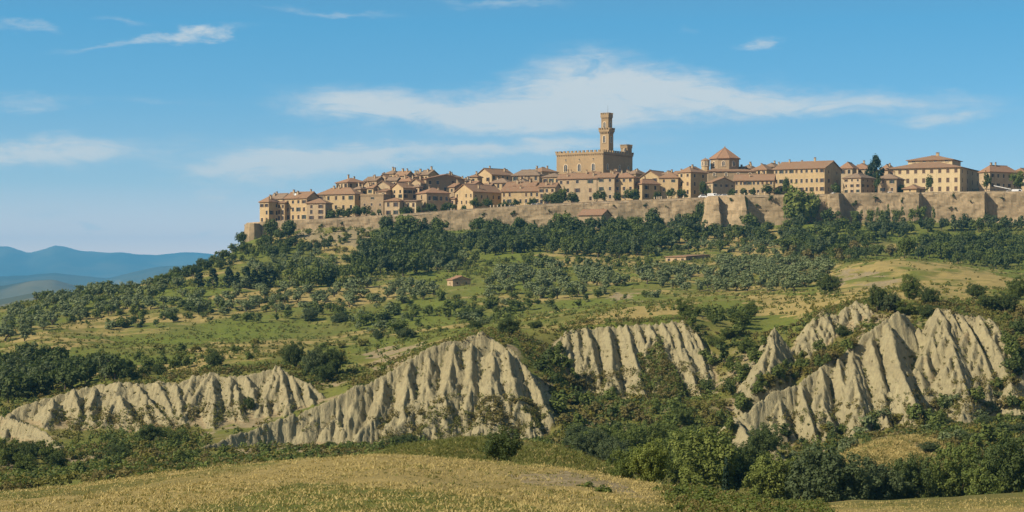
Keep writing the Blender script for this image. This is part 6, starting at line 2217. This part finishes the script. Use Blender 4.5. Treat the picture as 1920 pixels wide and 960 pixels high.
G(['olive', 'wood_mid', 'shrub_grey'], [(1210, 462), (1330, 455), (1480, 462), (1480, 480), (1340, 478), (1210, 482)], 36, 4.2, 1.05, 'grey green tree around the long low shed', 'tree', 'trees around the long shed', 'broadleaf_tree', 600, 15, 6, .3, 800)
# saplings growing against the right rampart
for k in range(12):
    px = 1600 + k * 13 + VR.random() * 8
    Y = 833.0
    plant('poplar' if k % 2 else 'wood_mid', (px - 960) / F * Y, Y, 6.2 + 3 * VR.random(), 5.0, 'slim green sapling growing up the face of the right rampart', 'sapling', 'saplings against the right rampart', 'sapling')

for (px, py, h, w) in ((600, 424, 2.2, 3), (640, 418, 1.6, 3), (905, 402, 1.6, 2.4), (960, 400, 2.4, 3.2), (1030, 396, 1.6, 2), (1150, 385, 1.4, 3), (1210, 384, 1.8, 3), (1250, 388, 1.4, 2.4), (1372, 375, 2.0, 2.6),
                       (1445, 372, 2.6, 4.5), (1420, 384, 1.5, 2.5), (1640, 370, 2.2, 6), (1600, 382, 3, 3.5), (1787, 366, 3.2, 2.6), (1780, 390, 1.4, 2.4), (1790, 391, 1.2, 2), (1690, 376, 3, 2.2), (1880, 372, 1.4, 2.5), (1820, 378, 1.2, 1.8), (720, 412, 1.6, 2.4), (820, 404, 1.3, 2.2)):
    Yw = float(np.interp(px, WY[0], WY[1]))
    zt = (HZ - py) * Yw / F
    dz = max(0.0, (HZ - float(np.interp(px, WT[0], WT[1]))) * Yw / F - zt)
    plant('shrub_dark', (px - 960) / F * Yw, Yw - .25 - .09 * dz, h, w, 'dark weed bush rooted in the masonry of the rampart', 'wall plant', 'weeds rooted in the rampart', 'wall_plant', zt - h * .4)

# ---- terrace and town trees
TT = [(617, 412, 392, 26), (634, 411, 391, 26), (650, 410, 391, 26), (668, 408, 388, 28), (686, 407, 388, 28), (714, 405, 392, 12), (757, 402, 388, 20), (770, 401, 388, 20), (786, 399, 388, 12), (802, 397, 384, 18), (815, 396, 381, 22),
      (832, 395, 379, 24), (848, 394, 384, 18), (892, 392, 373, 24), (916, 391, 373, 24), (936, 390, 382, 14), (966, 387, 376, 22), (995, 385, 375, 18), (1080, 382, 360, 24), (1132, 378, 357, 24), (1161, 376, 362, 18),
      (1189, 376, 353, 34), (1228, 373, 358, 18), (1258, 372, 356, 22), (1284, 370, 354, 26), (1329, 367, 354, 10), (1371, 366, 354, 22), (1398, 366, 352, 14), (1412, 366, 352, 14), (1443, 366, 347, 28), (1458, 366, 356, 16)]
for px, b, t, w in TT:
    plant_px('clipped', px, b + 3, t - 3, w * 1.5, 'small clipped round tree in the line along the town terrace', 'tree', 'clipped trees along the town terrace', 'terrace_tree', Y=845.0, sink=.2)
for px, b, t, w, key, Y, lab in ((1041, 383, 345, 30, 'wood_dark', 846, 'tall dark tree on the terrace left of the palace front'), (1053, 383, 348, 22, 'wood_mid', 848, 'second tall tree beside the dark terrace tree under the palace'),
                                 (1045, 384, 364, 30, 'wood_dark', 844.5, 'low dark tree at the foot of the tall terrace pair'), (1566, 362, 337, 30, 'wood_dark', 846, 'round dark tree at the shaded end of the long palazzo'),
                                 (1690, 361, 338, 20, 'wood_dark', 853, 'dark small tree between the brown villa and the cream building'), (1910, 356, 317, 34, 'wood_mid', 850, 'green tree on the terrace at the right edge of the town')):
    plant_px(key, px, b, t, w * 1.1, lab, 'tree', name='broadleaf_tree', Y=Y)
for px, top, w, Y in ((700, 388, 10, 852), (752, 380, 9, 851), (868, 375, 12, 854), (945, 372, 14, 852), (1001, 372, 12, 851), (1024, 366, 14, 850), (1118, 366, 12, 852), (1196, 360, 12, 852), (1322, 352, 12, 850), (1476, 350, 16, 848),
                      (1645, 345, 10, 850), (1740, 350, 12, 852), (1850, 346, 14, 856)):
    plant_px('clipped', px, 400, top + 9, w * 1.9, 'small garden tree between the front houses of the town', 'tree', 'garden trees between the front houses', 'garden_tree', Y=Y)
Yc = 880.0
xc_ = (1641 - 960) / F * Yc
o = plant('conifer', xc_, Yc, (362 - 287) / F * Yc, 44 / F * Yc * 1.25, 'tall dark conifer towering between the villas in the right part of the town', 'conifer', None, 'conifer_tree', (HZ - 362) * Yc / F)


flush_plants()
# ------------------------------------------------------------------ ground cover nobody could count
MEADOW_OFF = True
MEADOW = [(1545, 550), (1580, 500), (1690, 484), (1800, 494), (1905, 514), (1915, 545), (1700, 562), (1560, 575)]


def cover(name, mat, poly, n, h, n_per, size, ymin, ymax, seed, clay_max=.25, clay_min=None, spread=1.0, squash=.8, outward=.55, dens=None, hollow=None):
    rng = np.random.default_rng(seed)
    xs = [p[0] for p in poly]; ys = [p[1] for p in poly]
    out = []
    tot = 0
    while len(out) < n and tot < 40:
        tot += 1
        k = n * 3
        px = min(xs) + rng.random(k) * (max(xs) - min(xs))
        # even over the real ground rather than over the picture
        r = rng.integers(np.searchsorted(ROWS, ymin), np.searchsorted(ROWS, ymax), k)
        c = np.clip(np.round(np.interp(px, COLS, np.arange(NC))).astype(int), 1, NC - 2)
        dy = (ROWS[np.minimum(r + 1, NR - 1)] - ROWS[r])
        keep = rng.random(k) < dy / dy.max()
        py = PYg[r, c]
        keep &= inpoly(px, py, poly)
        keep &= ~(inpoly(px, py, EXCL) & (ROWS[r] > 195) & (ROWS[r] < 245))
        keep &= ~(inpoly(px, py, TAIL) & (ROWS[r] > 225) & (rng.random(k) < .8))
        keep &= CLAY[r, c] <= clay_max
        if clay_max < .5:
            keep &= rng.random(k) > CLAYB[r, c] * 2.0
        if hollow is not None:
            keep &= HOLLOW[r, c] > hollow
        if MEADOW_OFF:
            keep &= ~(inpoly(px, py, MEADOW) & (ROWS[r] > 450) & (rng.random(k) < .8))
        if clay_min is not None:
            keep &= CLAY[r, c] >= clay_min
        x, y, z = Xg[r, c], Ygrid[r, c], Zg[r, c]
        if dens is not None:
            keep &= (fbm(x / dens, y / dens, 3, seed) + .12 * (rng.random(k) - .5)) > .5
        for i in np.nonzero(keep)[0]:
            out.append((x[i] + rng.normal() * .2, y[i] + rng.normal() * .2, z[i]))
            if len(out) >= n:
                break
    cen = np.array(out)
    if len(cen) == 0:
        return
    hh = h * (.5 + rng.random(len(cen)))
    cen[:, 2] += hh * .30
    v, q, t = leaves(cen, hh * .5 * spread, n_per, size, rng, up=.3, squash=squash, outward=outward, prune=False)
    me = np_mesh(name, v, q, [M[mat]], False)
    set_tint(me, t, len(q))
    o = link(name, me)
    o['kind'] = 'stuff'


ALLR = [(-150, 600), (2160, 540), (2160, 960), (-150, 960)]
RAVINE = [(-150, 640), (600, 690), (1040, 600), (1280, 560), (1500, 560), (2160, 580), (2160, 960), (1540, 950), (1200, 880), (900, 870), (640, 865), (-150, 935)]
cover('scrub', 'leaf_mid', RAVINE, 2300, 1.1, 34, .26, 172, 350, 1, clay_max=.15, dens=9)
cover('scrub', 'leaf_dark', RAVINE, 700, 1.2, 34, .26, 172, 350, 2, clay_max=.15, dens=7)
cover('scrub', 'leaf_rust', RAVINE, 4600, .85, 30, .24, 185, 350, 3, clay_max=.3, dens=6)
cover('scrub', 'leaf_yellow', RAVINE, 2600, .85, 30, .24, 185, 350, 4, clay_max=.3, dens=5)
cover('scrub', 'leaf_grass', RAVINE, 5200, .6, 20, .22, 172, 350, 5, clay_max=.4)
# tufts on the clay itself: thin on the faces, thicker on the talus and along the lips
cover('scrub', 'leaf_rust', [(-150, 560), (2160, 540), (2160, 900), (-150, 900)], 350, .45, 14, .13, 270, 345, 6, clay_max=1, clay_min=.12, dens=3)
TAL = [(660, 800), (760, 770), (850, 740), (960, 740), (1030, 770), (1020, 810), (960, 830), (700, 830)]
cover('scrub', 'leaf_rust', TAL, 420, .8, 18, .18, 270, 320, 15, clay_max=1, clay_min=.1, dens=2.5)
cover('scrub', 'leaf_grass', TAL, 420, .7, 18, .16, 270, 320, 16, clay_max=1, clay_min=.1, dens=2)
WEDGE = [(1200, 670), (1236, 640), (1250, 680), (1294, 742), (1225, 752), (1205, 720)]
cover('scrub', 'leaf_rust', WEDGE, 240, 1.1, 26, .22, 300, 350, 80, clay_max=1)
cover('scrub', 'leaf_mid', WEDGE, 160, 1.3, 26, .24, 300, 350, 81, clay_max=1)
for k_, foot in enumerate(([(90, 770), (620, 750), (640, 800), (400, 830), (100, 830)], [(1390, 790), (1500, 770), (1700, 740), (1900, 690), (1915, 770), (1700, 810), (1450, 850)], [(1075, 700), (1325, 680), (1315, 755), (1090, 760)])):
    cover('scrub', 'leaf_rust', foot, 260, .8, 18, .17, 262, 345, 60 + k_, clay_max=1, clay_min=.05, dens=2.5)
    cover('scrub', 'leaf_grass', foot, 320, .7, 18, .16, 262, 345, 70 + k_, clay_max=1, clay_min=.05, dens=2)
for k_, lip in enumerate(([(1045, 600), (1290, 582), (1325, 640), (1290, 622), (1270, 604), (1100, 618), (1050, 640)], [(1750, 560), (1860, 570), (1910, 640), (1895, 670), (1840, 604), (1760, 584)],
             [(200, 705), (300, 698), (400, 680), (520, 672), (620, 705), (605, 740), (520, 694), (400, 708), (300, 720), (210, 722)], [(1500, 585), (1600, 555), (1650, 560), (1650, 590), (1600, 572), (1520, 605)],
             [(840, 625), (960, 612), (1000, 660), (1010, 700), (960, 645), (860, 640)])):
    cover('scrub', 'leaf_rust', lip, 150, .8, 18, .2, 296, 356, 40 + k_, clay_max=1)
    cover('scrub', 'leaf_mid', lip, 110, 1.0, 18, .2, 296, 356, 50 + k_, clay_max=1)
cover('scrub', 'leaf_grass', [(-150, 560), (2160, 540), (2160, 900), (-150, 900)], 1500, .5, 16, .14, 270, 350, 17, clay_max=1, clay_min=.1, hollow=.22)
cover('scrub', 'leaf_rust', [(-150, 560), (2160, 540), (2160, 900), (-150, 900)], 900, .5, 16, .14, 270, 350, 18, clay_max=1, clay_min=.1, hollow=.22)
PLAT = [(-150, 560), (400, 520), (1000, 470), (2160, 440), (2160, 600), (1300, 590), (900, 625), (700, 690), (300, 710), (-150, 750)]
cover('weeds', 'leaf_grass', PLAT, 3600, .7, 22, .24, 352, 700, 7, dens=16)
cover('weeds', 'leaf_mid', PLAT, 900, 1.3, 24, .28, 352, 720, 8, dens=11)
cover('weeds', 'leaf_yellow', PLAT, 1600, .9, 18, .26, 352, 700, 9, dens=10)
cover('weeds', 'leaf_grass', [(-250, 420), (460, 420), (2160, 400), (2160, 520), (-250, 640)], 2200, 1.6, 20, .40, 640, 832, 10, dens=14)
cover('weeds', 'leaf_mid', [(-250, 420), (460, 420), (2160, 400), (2160, 520), (-250, 640)], 1400, 1.8, 20, .42, 640, 832, 11, dens=14)
NEARS = [(1235, 915), (1330, 915), (1540, 945), (1560, 975), (1300, 975), (1250, 945)]
cover('weeds', 'leaf_mid', NEARS, 450, .35, 36, .07, 55, 118, 12)
cover('weeds', 'leaf_grass', NEARS, 900, .28, 26, .06, 55, 118, 13)
cover('weeds', 'leaf_rust', NEARS, 600, .3, 26, .06, 55, 118, 19)


def grass(name, mat, poly, n, h, ymin, ymax, seed, blades=7, patch=None, thr=.45, width=1.0):
    """tufts of thin blades, thicker in some patches than in others"""
    rng = np.random.default_rng(seed)
    r = rng.integers(np.searchsorted(ROWS, ymin), np.searchsorted(ROWS, ymax), n * 4)
    xs = [p[0] for p in poly]
    px = min(xs) + rng.random(n * 4) * (max(xs) - min(xs))
    c = np.clip(np.round(np.interp(px, COLS, np.arange(NC))).astype(int), 1, NC - 2)
    k = inpoly(px, PYg[r, c], poly)
    if patch:
        k &= (fbm(Xg[r, c] / patch, Ygrid[r, c] / patch / 1.6, 4, seed) + .25 * (rng.random(n * 4) - .5)) > thr
    r, c = r[k][:n], c[k][:n]
    base = np.stack([Xg[r, c], Ygrid[r, c], Zg[r, c]], 1)
    base[:, :2] += rng.normal(size=(len(base), 2)) * .25
    b = np.repeat(base, blades, 0)
    m = len(b)
    b[:, :2] += rng.normal(size=(m, 2)) * .10
    a = rng.random(m) * 6.283
    lean = rng.normal(size=(m, 2)) * .9
    hh = h * (.4 + rng.random(m)) * np.repeat(.5 + 1.0 * rng.random(len(base)), blades)
    w = (.012 + .016 * rng.random(m)) * width
    dx, dy = np.cos(a) * w, np.sin(a) * w
    z0 = np.zeros(m)
    tip = b + np.stack([lean[:, 0] * hh, lean[:, 1] * hh, hh], 1)
    v = np.stack([b - np.stack([dx, dy, z0 + .02], 1), b + np.stack([dx, dy, z0 - .02], 1), tip + np.stack([dx * .3, dy * .3, z0], 1), tip - np.stack([dx * .3, dy * .3, z0], 1)], 1).reshape(-1, 3)
    q = np.arange(m * 4).reshape(m, 4)
    me = np_mesh(name, v, q, [M[mat]], False)
    set_tint(me, np.clip(np.repeat(rng.random(len(base)), blades) * .6 + rng.random(m) * .4, 0, 1), len(q))
    o = link(name, me)
    o['kind'] = 'stuff'


FGP = [(-150, 990), (-150, 915), (700, 848), (1100, 878), (1250, 915), (1560, 945), (2160, 925), (2160, 990)]
grass('dry_grass', 'leaf_straw', FGP, 16000, .045, 45, 122, 31, patch=5, thr=.42)
grass('dry_grass', 'leaf_straw', FGP, 1800, .10, 45, 122, 33, patch=3, thr=.56)
grass('green_grass', 'leaf_grass', FGP, 3500, .05, 45, 116, 32, patch=8, thr=.52)
MOUND = [(690, 860), (760, 835), (900, 820), (1000, 826), (1080, 848), (1170, 890), (1000, 890), (860, 880)]
grass('dry_grass', 'leaf_straw', MOUND, 1200, .13, 125, 172, 34, patch=4, thr=.44, width=1.8)
grass('green_grass', 'leaf_grass', MOUND, 9000, .16, 125, 172, 35, patch=6, thr=.40, width=1.8)
grass('dry_grass', 'leaf_straw', EXCL, 3000, .16, 196, 240, 36, patch=4, thr=.44, width=2.4)
grass('green_grass', 'leaf_grass', EXCL, 2000, .16, 196, 240, 37, patch=6, thr=.5, width=2.4)
